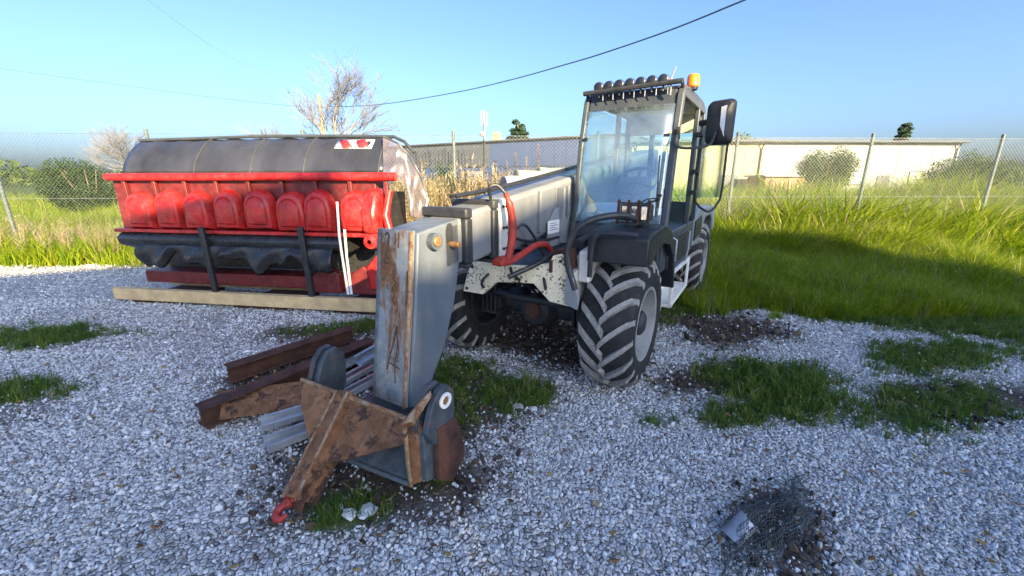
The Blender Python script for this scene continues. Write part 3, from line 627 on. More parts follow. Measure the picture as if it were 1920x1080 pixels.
# inside the cab
MB().prism([(.36, 1.28), (.36, 1.40), (.48, 1.50), (.74, 1.53), (.80, 1.44), (.80, 1.28)], 0, CL + .07, CR - .30).build('dashboard', 'dash', TH, .02)
MB().prism([(.40, 1.28), (.40, 1.44), (.60, 1.50), (.72, 1.30)], 0, CR - .30, CR - .08).build('side_console', 'dash', TH, .02)
sw = MB(); cN = 32
rot = Matrix.Rotation(R(38), 4, 'X'); cen = Vector((-.47, .93, 1.74))
sw.tube([cen + rot @ Vector((.215 * math.cos(2 * math.pi * k / cN), .215 * math.sin(2 * math.pi * k / cN), 0)) for k in range(cN + 1)], .016, 8, caps=False)
sw.build('steering_wheel', 'black_plastic', TH)
sp = MB()
for a in (R(90), R(210), R(330)): sp.bar(cen, cen + rot @ Vector((.21 * math.cos(a), .21 * math.sin(a), 0)), .035, .012, up=rot @ Vector((0, 0, 1)))
sp.cyl(cen + rot @ Vector((0, 0, -.03)), cen + rot @ Vector((0, 0, .02)), .06, 16).build('steering_spokes', 'black_plastic', TH)
MB().cyl(cen, (-.47, .74, 1.42), .035, 12).build('steering_column', 'black_plastic', TH)
st = MB().prism([(1.15, 1.40), (1.15, 1.52), (1.58, 1.50), (1.58, 1.38)], 0, -.89, -.48).build('seat', 'seat_fabric', TH, .04)
MB().prism([(1.54, 1.50), (1.50, 1.70), (1.56, 1.80), (1.64, 1.79), (1.68, 1.48)], 0, -.88, -.50).build('seat_back', 'seat_fabric', st, .04)
MB().tube([(-.17, .85, 1.30), (-.18, .90, 1.62)], .012, 8).cyl((-.18, .90, 1.60), (-.18, .905, 1.66), .024, 10).build('control_lever', 'black_plastic', TH)
# wiper
MB().tube([(-.10, .33, 1.58), (-.18, .325, 1.56), (-.47, .30, 1.40)], .008, 6).tube([(-.10, .335, 1.60), (-.20, .33, 1.585), (-.44, .305, 1.44)], .006, 6).cyl((-.10, .37, 1.585), (-.10, .315, 1.585), .018, 10).build('wiper_arm', 'black_plastic', TH)
MB().bar((-.105, .315, 1.43), (-.135, .395, 1.96), .010, .018).build('wiper_blade', 'black_plastic', TH)
# work lamps along the roof edge
lbz = 2.575
MB().tube([(CL + .01, .47, 2.545), (CR, .47, 2.56)], .022, 8).tube([(CL + .02, .50, 2.555), (CL + .03, .60, 2.50)], .014, 8).tube([(CR - .01, .50, 2.575), (CR - .01, .60, 2.50)], .014, 8).build('lamp_bar', 'dark_steel', TH)
for k in range(7):
    x = -.765 + k * .097; c_ = Vector((x, .505, lbz + .014))
    lp = MB().lathe([(-.045, .030), (-.035, .042), (.0, .046), (.04, .034), (.055, .012), (.055, 0)], c_, 1, 16).cyl(c_ - Vector((0, 0, .04)), c_ - Vector((0, 0, .085)), .009, 6).build('work_lamp', 'lamp_body', TH)
    MB().lathe([(-.05, 0), (-.048, .028), (-.040, .041)], c_, 1, 16).build('lens', 'lamp_dark', lp)
    MB().lathe([(-.015, .048), (.025, .0485), (.03, .044), (-.015, .042)], c_ + Vector((0, 0, .004)), 1, 16, closed=True).build('trim_ring', 'chrome', lp)
    MB().tube([(x + .045, .49, 2.47), (x + .045, .485, 2.56)], .005, 5).build('lamp_stay', 'galvanised', lp)
MB().tube([(-.115, .49, 2.46), (-.115, .48, 2.60), (-.085, .48, 2.68)], .008, 6).build('aerial', 'galvanised', TH)
be = MB().lathe([(2.575, .045), (2.60, .05), (2.615, .03)], (-.03, 1.0, 0), 2, 20).build('beacon_base', 'black_plastic', TH)
MB().lathe([(2.60, .05), (2.61, .057), (2.69, .054), (2.71, .042), (2.715, 0)], (-.03, 1.0, 0), 2, 24).build('beacon_lens', 'orange_lens', be)
# mirror on its arm
mc = Vector((.285, .62, 2.225))
def rrect(w, h, r, n=6):
    out = []
    for cx_, cy_, a0 in ((w / 2 - r, h / 2 - r, 0), (-w / 2 + r, h / 2 - r, 90), (-w / 2 + r, -h / 2 + r, 180), (w / 2 - r, -h / 2 + r, 270)):
        for k in range(n + 1): a = R(a0 + 90 * k / n); out.append((cx_ + r * math.cos(a), cy_ + r * math.sin(a)))
    return out
def shell(rings, c, rz):
    mb = MB(); n_ = len(rings[0][0]); rt = Matrix.Rotation(rz, 3, 'Z'); vs = []
    for (o_, dy) in rings:
        for (p, q) in o_: vs.append(c + rt @ Vector((p, dy, q)))
    fs = [(q * n_ + k, q * n_ + (k + 1) % n_, q * n_ + n_ + (k + 1) % n_, q * n_ + n_ + k) for q in range(len(rings) - 1) for k in range(n_)]
    fs += [tuple(range(n_)), tuple(range((len(rings) - 1) * n_, len(rings) * n_))[::-1]]
    return mb.add(vs, fs)
MZ = R(-22)
mh = shell([(rrect(.16, .26, .05), -.055), (rrect(.205, .335, .05), -.035), (rrect(.225, .36, .045), .0), (rrect(.225, .36, .045), .03)], mc, MZ).build('mirror_housing', 'black_plastic', TH)
shell([(rrect(.20, .335, .04), .031), (rrect(.20, .335, .04), .034)], mc, MZ).build('mirror_glass', 'mirror_glass', mh)
rt = Matrix.Rotation(MZ, 3, 'Z')
MB().prism([(0, 0), (0, .001)], 2, 0, .001) if False else None
pv = [mc + rt @ Vector(q) for q in ((.030, -.056, .115), (.075, -.052, .125), (.078, -.052, -.125), (.035, -.056, -.03))]
MB().add(pv + [p + Vector((0, -.003, 0)) for p in pv], [(0, 1, 2, 3), (7, 6, 5, 4), (0, 4, 5, 1), (1, 5, 6, 2), (2, 6, 7, 3), (3, 7, 4, 0)]).build('mirror_sunlit_edge', 'sticker_white', mh)  # pale sheet painted as the sunlit edge of the mirror housing
MB().tube(curve_pts([(-.01, .45, 2.16), (-.02, .40, 2.06), (.03, .40, 2.02), (.14, .48, 2.02), (.24, .54, 2.05), (.27, .55, 2.15)], 20), .012, 8).cyl((-.015, .47, 2.10), (-.015, .41, 2.18), .022, 10).build('mirror_arm', 'dark_steel', TH)
MB().cyl((.12, .70, 2.24), (.19, .66, 2.24), .025, 10).build('mirror_joint', 'black_plastic', TH)
# side door, its upper frame folded outwards
dr = MB().box(CR - .02, CR + .02, .50, 1.44, .93, 1.22).build('lower_door', 'black_plastic', TH, .01)
MB().tube([(CR + .025, .62, .98), (CR + .06, .62, 1.0), (CR + .06, .62, 1.20), (CR + .025, .62, 1.22)], .011, 8).build('door_grab_handle', 'galvanised', dr)
def dfr(a, z): return (CR + .03 + a * .23, 1.52 + a * .42, z)
MB().tube(curve_pts([dfr(.05, 2.30), dfr(.05, 1.62), dfr(.12, 1.50), dfr(.6, 1.40), dfr(.92, 1.50), dfr(1, 1.62), dfr(1, 2.0), dfr(.95, 2.3), dfr(.5, 2.42), dfr(.05, 2.30)], 48), .014, 8, caps=False).build('door_window_frame', 'black_plastic', TH)
MB().add([dfr(.06, 1.56), dfr(.97, 1.56), dfr(.97, 2.3), dfr(.06, 2.3)], [(0, 1, 2, 3)]).build('door_window', 'side_glass', TH, thick=.004)
for z in (2.22, 1.84, 1.62): MB().box(CR - .01, CR + .06, 1.44, 1.56, z - .022, z + .022).build('hinge', 'black_plastic', TH, .006)
MB().box(CR - .06, CR - .02, .52, .62, 1.80, 1.86).build('door_latch', 'black_plastic', TH, .006)
# lamp cluster in its guard, ahead of the cab
lc = MB().box(-.30, -.05, -.12, .0, 1.43, 1.56).build('lamp_cluster', 'black_plastic', TH, .012)
for k in range(3): MB().box(-.288 + k * .082, -.215 + k * .082, -.128, -.121, 1.44, 1.55).build('lens', 'chrome', lc, .004)
for k in range(4): MB().bar((-.295 + k * .08, -.165, 1.40), (-.295 + k * .08, -.15, 1.60), .022, .012).build('guard_strip', 'rust_dark', lc, .003)
MB().box(-.31, -.04, -.16, -.145, 1.41, 1.425).box(-.31, -.04, -.15, -.135, 1.565, 1.58).build('guard_rail', 'dark_steel', lc)
# mudguard over the near front wheel
fo = [(-.47, 1.13), (-.46, 1.33), (-.40, 1.37), (.05, 1.40), (.30, 1.34), (.52, 1.15), (.66, .88), (.70, .72)]
fi = [(.66, .72), (.61, .86), (.48, 1.10), (.27, 1.28), (.04, 1.335), (-.38, 1.31), (-.43, 1.28), (-.435, 1.13)]
MB().prism(fo + fi, 0, -.425, .045).build('mudguard', 'black_plastic', TH, .012)
MB().prism([(-.45, 1.15), (-.45, 1.32), (.04, 1.37), (.28, 1.30), (.48, 1.12), (.40, 1.10), (.25, 1.21), (0, 1.25), (-.25, 1.22), (-.36, 1.13)], 0, .045, .055).build('mudguard_skirt', 'black_plastic', TH)
MB().tube(curve_pts([(-.455, -.60, .92), (-.52, -.60, 1.10), (-.535, -.60, 1.22), (-.49, -.58, 1.36), (-.40, -.54, 1.45), (-.26, -.40, 1.49), (-.16, -.20, 1.46), (-.15, .28, 1.30)], 36), .026, 10).build('tube_guard', 'dark_steel', TH)
MB().prism([(-.535, .80), (-.53, 1.02), (-.47, 1.02), (-.415, .85), (-.43, .76)], 1, -.62, -.59).build('guard_mount', 'grey_paint', TH, .005)
MB().tube(curve_pts([(-.375, -.52, 1.02), (-.37, -.525, 1.18), (-.355, -.53, 1.30), (-.30, -.53, 1.365), (-.18, -.52, 1.37), (-.03, -.49, 1.365)], 24), .02, 10).build('tube_guard', 'dark_steel', TH)
MB().prism([(.30, .95), (.32, 1.30), (.45, 1.34), (.62, .95)], 0, -.43, -.05).build('wheel_arch_panel', 'cab_grey', TH, .01)
# entry step and side box
stp = MB().prism([(.83, .86), (1.78, .86), (1.78, .82), (.83, .82)], 0, -.30, .01).box(-.02, .01, .83, .87, .46, .82).box(-.02, .01, 1.72, 1.76, .50, .82).prism([(.83, .46), (.83, .50), (1.76, .54), (1.76, .50)], 0, -.22, .01).box(-.24, -.20, .83, 1.76, .5, .82).build('entry_step', 'white_paint', TH, .006)
MB().box(-.28, -.01, .86, 1.76, .861, .868).build('step_tread', 'galvanised', stp)
MB().tube([(.0, 1.46, .86), (.02, 1.46, 1.0), (.02, 1.46, 1.20)], .012, 8).build('step_handle', 'galvanised', TH)
# rear body, fuel side, engine pod and counterweight
MB().prism([(1.98, .95), (1.98, 1.32), (2.4, 1.40), (3.6, 1.38), (4.1, 1.25), (4.1, 1.0), (3.95, .95), (3.85, 1.12), (3.55, 1.24), (3.0, 1.24), (2.7, 1.12), (2.55, .95)], 0, -.46, -.02).build('rear_wing', 'grey_paint', TH, .02)
MB().prism([(2.02, 1.02), (2.02, 1.26), (2.5, 1.30), (2.5, 1.06)], 0, -.018, .0).build('vent_panel', 'black_plastic', TH, .004)
MB().prism([(4.0, .45), (4.0, 1.35), (4.35, 1.25), (4.45, .9), (4.35, .5)], 0, 2 * CX + .3, -.3).build('counterweight', 'grey_paint', TH, .04)
ep = MB().prism([(.55, .70), (.62, 1.30), (.85, 1.42), (2.5, 1.48), (2.75, 1.3), (2.75, .70)], 0, -2.05, -1.43).build('engine_hood', 'grey_paint', TH, .05)
for k in range(6): MB().box(-1.95, -1.55, .548, .556, .80 + k * .07, .83 + k * .07).build('grille_slat', 'black_plastic', ep)
MB().prism([(-.47, .72), (-.46, 1.02), (.1, 1.22), (.5, 1.02), (.58, .80), (.48, .80), (.3, 1.05), (0, 1.14), (-.36, .98), (-.40, .72)], 0, -2.10, -1.72).build('mudguard', 'black_plastic', TH, .01)
MB().prism([(3.6, 1.0), (3.7, 2.0), (3.95, 2.22), (4.15, 2.15), (4.15, 1.0)], 0, XB - .46, XB - .36).prism([(3.6, 1.0), (3.7, 2.0), (3.95, 2.22), (4.15, 2.15), (4.15, 1.0)], 0, XB + .06, XB + .16).build('boom_tower', 'grey_paint', TH, .01)

# ------------------------------------------------------------------ lifting hook frame on the boom's coupler (same coordinates)
LJ = thing('hook_frame', 'rusty triangular lifting hook frame on the end of the boom, resting on the ground', 'lifting frame', m2w((-1.2, -2.05, 0)), -YAW)
lo = Vector((-1.2, -2.05, 0))
class LB(MB):
    def build(s, *a, **k): s.v = [tuple(Vector(p) - lo) for p in s.v]; return super().build(*a, **k)
def slab(pts, nrm, th):
    nrm = Vector(nrm).normalized() * th; n_ = len(pts); P_ = [Vector(p) for p in pts]
    return LB().add(P_ + [p - nrm for p in P_], [tuple(range(n_)), tuple(range(n_, 2 * n_))[::-1]] + [(i, (i + 1) % n_, n_ + (i + 1) % n_, n_ + i) for i in range(n_)])
A_ = Vector((-1.74, -2.13, .455)); B_ = Vector((-.74, -2.09, .465)); tri_n = Vector((0, -.72, .69))
ap = Vector((-1.11, -2.36, .235)); aw = Vector((-1.45, -2.33, .22))
slab([A_, B_, B_ + Vector((-.02, -.10, -.085)), ap + Vector((.0, 0, 0)), ap + Vector((-.2, 0, -.01)), Vector((-1.62, -2.22, .34))], tri_n, .022).build('gusset_plate', 'rust', LJ, .004)
LB().tube([A_ + Vector((-.01, .01, .005)), B_ + Vector((.01, .01, .005))], .014, 8).build('top_rail', 'rust_edge', LJ, .003)
b0, b1 = Vector((-1.315, -2.085, .47)), Vector((-1.19, -2.545, .09))
LB().bar(b0 - tri_n * .045, b1 - tri_n * .03, .105, .165, up=tri_n).build('jib_beam', 'rust', LJ, .008)
for s in (-1, 1):
    sd_ = (b1 - b0).cross(tri_n).normalized() * (.047 * s)
    LB().bar(b0 + sd_ + tri_n * .046, b1 + sd_ + tri_n * .046, .012, .014, up=tri_n).build('beam_edge', 'rust_edge', LJ, .003)
slab([b1 + Vector((-.05, .03, .045)), b1 + Vector((.05, .03, .045)), b1 + Vector((.05, -.015, -.05)), b1 + Vector((-.05, -.015, -.05))], (0, -1, .2), .02).build('beam_end_plate', 'rust_dark', LJ, .003)
hk = LB().tube(curve_pts([b1 + Vector((-.02, -.0, -.0)), b1 + Vector((-.04, -.04, -.015)), b1 + Vector((-.045, -.075, -.035)), b1 + Vector((-.02, -.095, -.05)), b1 + Vector((.01, -.085, -.045)), b1 + Vector((.018, -.06, -.03))], 20), [.020] * 6 + [.023] * 8 + [.02, .019, .018, .016, .014, .011, .008], 10).build('hook', 'red_hose', LJ)
LB().tube([b1 + Vector((-.025, -.01, -.004)), b1 + Vector((-.036, -.035, -.012))], .03, 10).build('swivel_collar', 'red_hose', hk, .004)
# lower cross plate and end uprights
slab([(-1.46, -1.86, .24), (-.77, -1.84, .25), (-.77, -2.12, .10), (-1.25, -2.17, .085), (-1.50, -2.14, .13)], (0, -.5, .85), .018).build('lower_plate', 'worn_blue_steel', LJ, .004)
LB().tube([(-1.50, -2.155, .125), (-1.25, -2.185, .085), (-.76, -2.135, .09)], .014, 8).build('lower_rail', 'worn_blue_steel', LJ)
slab([(-.765, -2.12, .45), (-.70, -2.07, .47), (-.685, -2.05, .10), (-.75, -2.12, .08)], (.3, -1, 0), .025).build('end_upright', 'rust', LJ, .004)
LB().tube([(-.765, -2.13, .45), (-.755, -2.135, .25), (-.75, -2.13, .08)], .013, 6).build('upright_weld', 'rust_edge', LJ)
slab([(-1.74, -2.13, .44), (-1.66, -2.10, .44), (-1.55, -2.14, .14), (-1.62, -2.18, .16)], (-.3, -1, 0), .025).build('end_upright', 'worn_blue_steel', LJ, .004)
# side cheeks with pin eyes
def cheek(x, mat):
    pr = [(-2.10, .43), (-2.04, .58), (-1.985, .64), (-1.92, .65), (-1.87, .60), (-1.865, .50), (-1.88, .36), (-1.95, .30), (-2.05, .34)]
    return LB().prism(pr, 0, x - .02, x + .02).build('coupler_cheek', mat, LJ, .005)
ck = cheek(-.655, 'cheek_steel'); cheek(-1.72, 'cheek_steel'); cheek(-1.64, 'cheek_steel')
cheek(-.735, 'cheek_steel')
LB().lathe([(0, .046), (.010, .046), (.010, .026), (0, .026)], (-.636, -1.945, .565), 0, 24, closed=True).build('pin_eye', 'sticker_white', ck)
LB().cyl((-.70, -1.945, .565), (-.630, -1.945, .565), .024, 14).build('pin', 'pin_steel', ck, .002)
slab([(-.79, -2.14, .46), (-.70, -2.06, .60), (-.67, -2.02, .64), (-.655, -2.03, .62), (-.70, -2.10, .50)], (.6, -.8, .1), .03).build('corner_rib', 'rust_edge', LJ, .004)
LB().prism([(-2.02, .42), (-1.86, .42), (-1.80, .20), (-1.80, .12), (-1.92, .015), (-2.03, .10)], 0, -.66, -.625).build('foot_plate', 'rust_dark', LJ, .005)
LB().prism([(-2.08, .40), (-1.90, .40), (-1.88, .25), (-1.95, .06), (-2.08, .10)], 0, -.72, -.68).build('foot_plate', 'worn_blue_steel', LJ, .005)
LB().prism([(-2.05, .34), (-1.88, .34), (-1.86, .2), (-1.92, .03), (-2.05, .08)], 0, -1.70, -1.66).build('foot_plate', 'worn_blue_steel', LJ, .005)
LB().cyl((-1.74, -1.98, .22), (-.63, -1.98, .22), .03, 12).build('lock_shaft', 'worn_blue_steel', LJ)
LB().box(-1.36, -.94, -2.04, -1.84, .30, .36).build('coupler_block', 'dark_steel', LJ, .01)

# ------------------------------------------------------------------ red header on timber beams (its own coordinates: x along it, y back, z up)
RA = R(-9); RO = Vector((-1.28, 5.32, 0))
RH = thing('harvester_header', 'red farm header with rounded row covers, grey hood and hazard stripes, on timber beams', 'farm header', RO, RA)
def rl(px, py, dy=0.0):                                   # photo pixel -> header coordinates on the plane y = dy
    ux, uy = Vector((math.cos(RA), math.sin(RA), 0)), Vector((-math.sin(RA), math.cos(RA), 0))
    d = ray(px, py); c = Vector((0, 0, CAM_H)) - RO; q = c + d * ((dy - c.dot(uy)) / d.dot(uy)); return Vector((q.dot(ux), dy, q.z))
XL = -4.7                                                 # far end of the header, left of the photograph
hz1, hz0 = rl(640, 254, .25).z, rl(640, 324, .0).z
# hood: sheet from the top edge forward and down
def hood(u, v):
    x = XL + .25 + u * (-.42 - XL - .25); y = .50 - .42 * math.sin(v * 1.25); z = hz1 - (hz1 - hz0) * (v ** 1.25) - .006 * math.sin(u * 60)
    return (x, y, z)
hd = MB().grid(hood, 40, 8).build('hood', 'hood_grey', RH, thick=.01)
MB().tube([(XL + .2, .50, hz1 + .01), (-2.4, .50, hz1 + .035), (-1.2, .50, hz1 + .02), (-.42, .50, hz1 - .0), (-.25, .46, hz1 - .07), (-.10, .40, hz1 - .22)], .022, 8).build('hood_edge_tube', 'cab_grey', RH)
for u in (.30, .52, .72, .985):
    MB().tube([Vector(hood(u, v / 8)) + Vector((0, -.012, .004)) for v in range(9)], .009, 5).build('hood_seam', 'cab_grey', hd)
# hazard stripes on the hood
def hq(u0, u1, v0, v1, sk=0):
    out = []
    for (u, v) in ((u0, v0), (u1, v0), (u1 + sk, v1), (u0 + sk, v1)):
        out.append(Vector(hood(u, v)) + Vector((0, -.0085, .005)))
    return out
def U(px): return (rl(px, 275, .25).x - XL - .25) / (-.42 - XL - .25)
st_ = MB().add(hq(U(624), U(694), .16, .44), [(0, 1, 2, 3)]).build('hazard_sticker', 'sticker_white', hd, thick=.002)
for a in (626, 656):
    q = [p + Vector((0, -.004, .003)) for p in hq(U(a), U(a + 20), .17, .43, U(a + 14) - U(a))]; MB().add(q, [(0, 1, 2, 3)]).build('hazard_stripe', 'sticker_red', st_, thick=.001)
# top beam pipe and frame
MB().tube([(XL + .1, .0, hz0 - .05), (-.20, .0, hz0 - .05)], .055, 16).build('frame_tube', 'red_paint', RH)
MB().box(XL + .1, -.52, .06, .30, 1.02, hz0 - .02).build('back_frame', 'red_frame_dark', RH, .01)
for k in range(9): MB().bar((XL + .35 + k * .5, .02, hz0 - .10), (XL + .35 + k * .5, .04, 1.2), .05, .05, up=(0, 1, 0)).build('frame_strut', 'red_frame_dark', RH, .006)
# row covers
def arch(w, h, n=14):
    out = [(-w / 2, 0), (-w / 2 * 1.05, h * .45)]
    for k in range(n + 1): a = math.pi - math.pi * k / n; out.append((w / 2 * 1.0 * math.cos(a), h * .62 + h * .38 * math.sin(a)))
    return out + [(w / 2 * 1.05, h * .45), (w / 2, 0)]
def row_cover(x, z0, w, h, nm='row_cover'):
    mb = MB(); base = arch(w, h); n_ = len(base); cy_ = h * .42; vs = []
    for sc, dy in ((1, .0), (.97, -.06), (.86, -.12), (.70, -.135), (.66, -.125), (.60, -.15), (.30, -.175)):
        for (p, q) in base: vs.append((x + p * sc, dy - .02, z0 + cy_ + (q - cy_) * sc))
    fs = [(q * n_ + k, q * n_ + (k + 1) % n_, q * n_ + n_ + (k + 1) % n_, q * n_ + n_ + k) for q in range(6) for k in range(n_)] + [tuple(range(6 * n_, 7 * n_))]
    o = mb.add(vs, fs).build(nm, 'red_paint', RH)
    MB().tube([(x - w * .22, -.15, z0 + h * .62), (x, -.175, z0 + h * .70), (x + w * .22, -.15, z0 + h * .62)], .012, 6).build('moulded_rib', 'red_paint', o)
    MB().tube([(x, -.16, z0 + h * .72), (x, -.10, z0 + h * .90)], .012, 6).build('moulded_rib', 'red_paint', o)
    MB().cyl((x, -.10, z0 + h * .90), (x, -.135, z0 + h * .885), .02, 8).build('cover_bolt', 'dark_steel', o)
cz0, cz1 = rl(603, 434, -.05).z, rl(603, 354, -.05).z
xs_ = [rl(p, 400, -.05).x for p in (550, 604, 672)]
pitch = (xs_[2] - xs_[0]) / 2
for x in [xs_[0] - pitch * k for k in range(5, 0, -1)] + xs_: row_cover(x + random.uniform(-.015, .015), cz0 + random.uniform(-.012, .012), pitch * random.uniform(.84, .95), (cz1 - cz0) * random.uniform(.94, 1.03))
MB().box(XL + .2, -.25, -.16, .10, cz0 - .055, cz0 - .005).build('lower_rail', 'red_paint', RH, .012)
# dark trough, sagging wrap, lower frame
MB().prism([(-.12, cz0 - .06), (-.20, cz0 - .12), (-.18, .86), (.0, .78), (.35, .80), (.35, cz0 - .06)], 0, XL + .25, rl(655, 470).x).build('trough', 'black_wrap', RH, .03)
def sag(u, v):
    x = XL + .6 + u * (rl(640, 480).x - XL - .6); z = .88 - v * (.26 + .10 * math.sin(u * 22) + .05 * math.sin(u * 51 + 1)); y = -.19 - .05 * math.sin(v * 3) - .03 * math.sin(u * 37 + v * 4)
    return (x, y, z)
MB().grid(sag, 60, 8).build('loose_wrap', 'black_wrap', RH, thick=.004)
MB().box(XL + .3, -.30, .46, .47, .42, 1.6).build('back_sheet', 'black_wrap', RH)
MB().box(XL + .3, -.35, .05, .45, .24, .42).build('lower_beam', 'red_frame_dark', RH, .015)
for px in (612, 680): 
    p = rl(px, 520); MB().prism([(p.x - .20, .22), (p.x - .16, .50), (p.x + .05, .62), (p.x + .22, .50), (p.x + .24, .22)], 1, -.06, .05).build('skid_shoe', 'red_frame_dark', RH, .02)
# gearbox end on the right
p = rl(690, 400)
MB().prism([(-.18, 1.08), (-.20, 1.35), (-.10, 1.60), (.12, 1.66), (.30, 1.5), (.32, 1.08)], 0, p.x - .02, p.x + .20).build('drive_housing', 'red_paint', RH, .05)
MB().tube([(p.x + .30, .06, 1.62), (p.x + .24, .0, 1.3), (p.x + .34, -.06, 1.02)], .05, 12).build('drive_cover', 'red_paint', RH)
MB().lathe([(-.12, .03), (-.10, .09), (-.02, .11), (.06, .10), (.10, .05)], (p.x + .10, -.10, .98), 1, 20).build('gearbox', 'red_paint', RH)
MB().prism([(p.x - .02, .30), (p.x - .05, .62), (p.x + .12, .80), (p.x + .34, .74), (p.x + .36, .30)], 1, -.10, .20).build('end_foot', 'red_paint', RH, .03)
MB().prism([(p.x + .30, .24), (p.x + .30, 1.0), (p.x + .38, 1.0), (p.x + .38, .24)], 1, .0, .09).build('stand_leg', 'black_plastic', RH, .008)
# film wrapped round the right end
def film(u, v):
    tp = np.interp(u, [0, .3, .6, .85, 1], [718, 745, 770, 790, 802]), np.interp(u, [0, .3, .6, .85, 1], [256, 268, 296, 332, 372])
    bt = np.interp(u, [0, .45, .6, 1], [718, 756, 770, 796]), np.interp(u, [0, .45, .6, 1], [326, 335, 405, 412])
    w_ = v * u; q_ = rl(tp[0] + (bt[0] - tp[0]) * v, tp[1] + (bt[1] - tp[1]) * v, .28 - .26 * v * (1 - u) + .02 * math.sin(u * 15 + v * 2) * (.3 + u) + .006 * math.sin(v * 13 + u * 8))
    return q_
fe = MB().grid(film, 40, 24).build('plastic_wrap', 'plastic_film', RH)
MB().tube([Vector(film(k / 30, 0)) for k in range(31)], .014, 6).build('wrap_edge', 'cab_grey', fe)
MB().tube([Vector(film(1, k / 12)) for k in range(13)], .012, 6).build('wrap_highlight', 'strap', fe)  # pale tube drawn as the bright highlight along the outer edge
# crate posts and straps
for px in (574, 392):
    p = rl(px, 490, -.24); MB().bar((p.x - .02, -.245, rl(px, 426, -.24).z), (p.x + .03, -.25, .225), .075, .05, up=(0, 1, 0)).build('crate_post', 'black_plastic', RH, .006)
def strap(pts):
    q = [rl(a, b, -.262) for a, b in pts]; mb = MB()
    for a, b in zip(q[:-1], q[1:]): mb.bar(a, b, .034, .004, up=(0, 1, 0))
    mb.build('strap', 'strap', RH)
strap([(632, 378), (636, 440), (640, 470), (653, 552)]); strap([(646, 430), (650, 480), (659, 552)])
# timber beams under it
ux = Vector((math.cos(RA), math.sin(RA), 0)); uy = Vector((-math.sin(RA), math.cos(RA), 0))
for (dy, lab) in ((-.30, 'pale timber beam under the front of the red header'), (.55, 'timber beam under the back of the red header')):
    bo = RO + uy * dy; q = MB().box(XL + .1, -.15, 0, .10, .055, .225); tm_ = q.build('timber_beam', 'timber', None, .008); tm_.location = bo; tm_.rotation_euler = (0, 0, RA); tag(tm_, lab, 'beam', 'timber beams under the red header')
for (x, lab) in ((-.75, 'dark timber block under the beams near the right end of the red header'), (-2.3, 'dark timber block under the beams below the left row covers'), (-4.0, 'dark timber block under the beams at the far left of the red header')):
    q = MB().box(x - .4, x + .4, -.22, .60, -.02, .055).build('timber_block', 'rust_dark', None, .005); q.location = RO; q.rotation_euler = (0, 0, RA); tag(q, lab, 'timber block', 'blocks under the timber beams')

# ------------------------------------------------------------------ scrap steel lying at the left
def ibeam(name, a, b, w, h, mat, label, roll=0):
    a, b = Vector(a), Vector(b); L_ = (b - a).length; mb = MB()
    mb.box(0, L_, -w / 2, w / 2, 0, .014).box(0, L_, -w / 2, w / 2, h - .014, h).box(0, L_, -.008, .008, .014, h - .014)
    o = mb.build(name, mat, None, .003); o.location = a; d = b - a
    o.rotation_euler = (roll, -math.asin(d.z / L_), math.atan2(d.y, d.x)); tag(o, label, 'steel beam', 'rusty steel beams at the left'); return o
ibeam('steel_beam', atz(430, 715, .02), atz(662, 636, .02), .14, .15, 'rust_dark', 'rusty brown steel beam lying farthest back behind the hook frame')
ibeam('steel_beam', atz(380, 800, .02), atz(700, 662, .02), .15, .16, 'rust_dark', 'rusty brown steel beam lying nearer to the hook frame')
pl = MB().box(-.36, .30, -.14, .14, -.006, .006).build('steel_plate', 'rust', None, .002); pl.location = atz(520, 745, .10); pl.rotation_euler = (.35, .1, .5); tag(pl, 'flat rusty steel plate leaning left of the hook frame', 'steel plate')
def channel(loc, rz, L_, w, h, tilt, label):
    mb = MB().box(0, L_, -w / 2, w / 2, 0, .004).box(0, L_, -w / 2, -w / 2 + .004, .004, h).box(0, L_, w / 2 - .004, w / 2, .004, h).box(0, L_, -w / 2 + .004, -w / 2 + .022, h - .004, h).box(0, L_, w / 2 - .022, w / 2 - .004, h - .004, h)
    o = mb.build('steel_channel', 'galvanised', None, .001); o.location = loc; o.rotation_euler = (tilt, 0, rz); tag(o, label, 'steel channel', 'galvanised channels at the left'); return o
ang = math.atan2(*(lambda d: (d.y, d.x))(atz(700, 668, .0) - atz(625, 705, .0)))
channel(atz(615, 705, .09), ang, .75, .13, .06, -.35, 'upper galvanised steel channel between the boom head and the rusty beams')
channel(atz(628, 728, .05), ang + .05, .62, .10, .05, .1, 'middle galvanised channel lying behind the hook frame')
channel(atz(640, 748, .01), ang - .02, .55, .10, .05, .0, 'lowest galvanised channel behind the hook frame near the boom head')
channel(atz(668, 682, .20), ang + .12, .32, .11, .05, .5, 'short bright galvanised channel propped on top against the boom head')
channel(atz(500, 840, .01), .75, .42, .15, .05, 0, 'broad galvanised channel on the gravel left of the hook beam')
channel(atz(490, 800, .03), .62, .5, .12, .05, .15, 'galvanised channel lying above the broad one left of the hook frame')

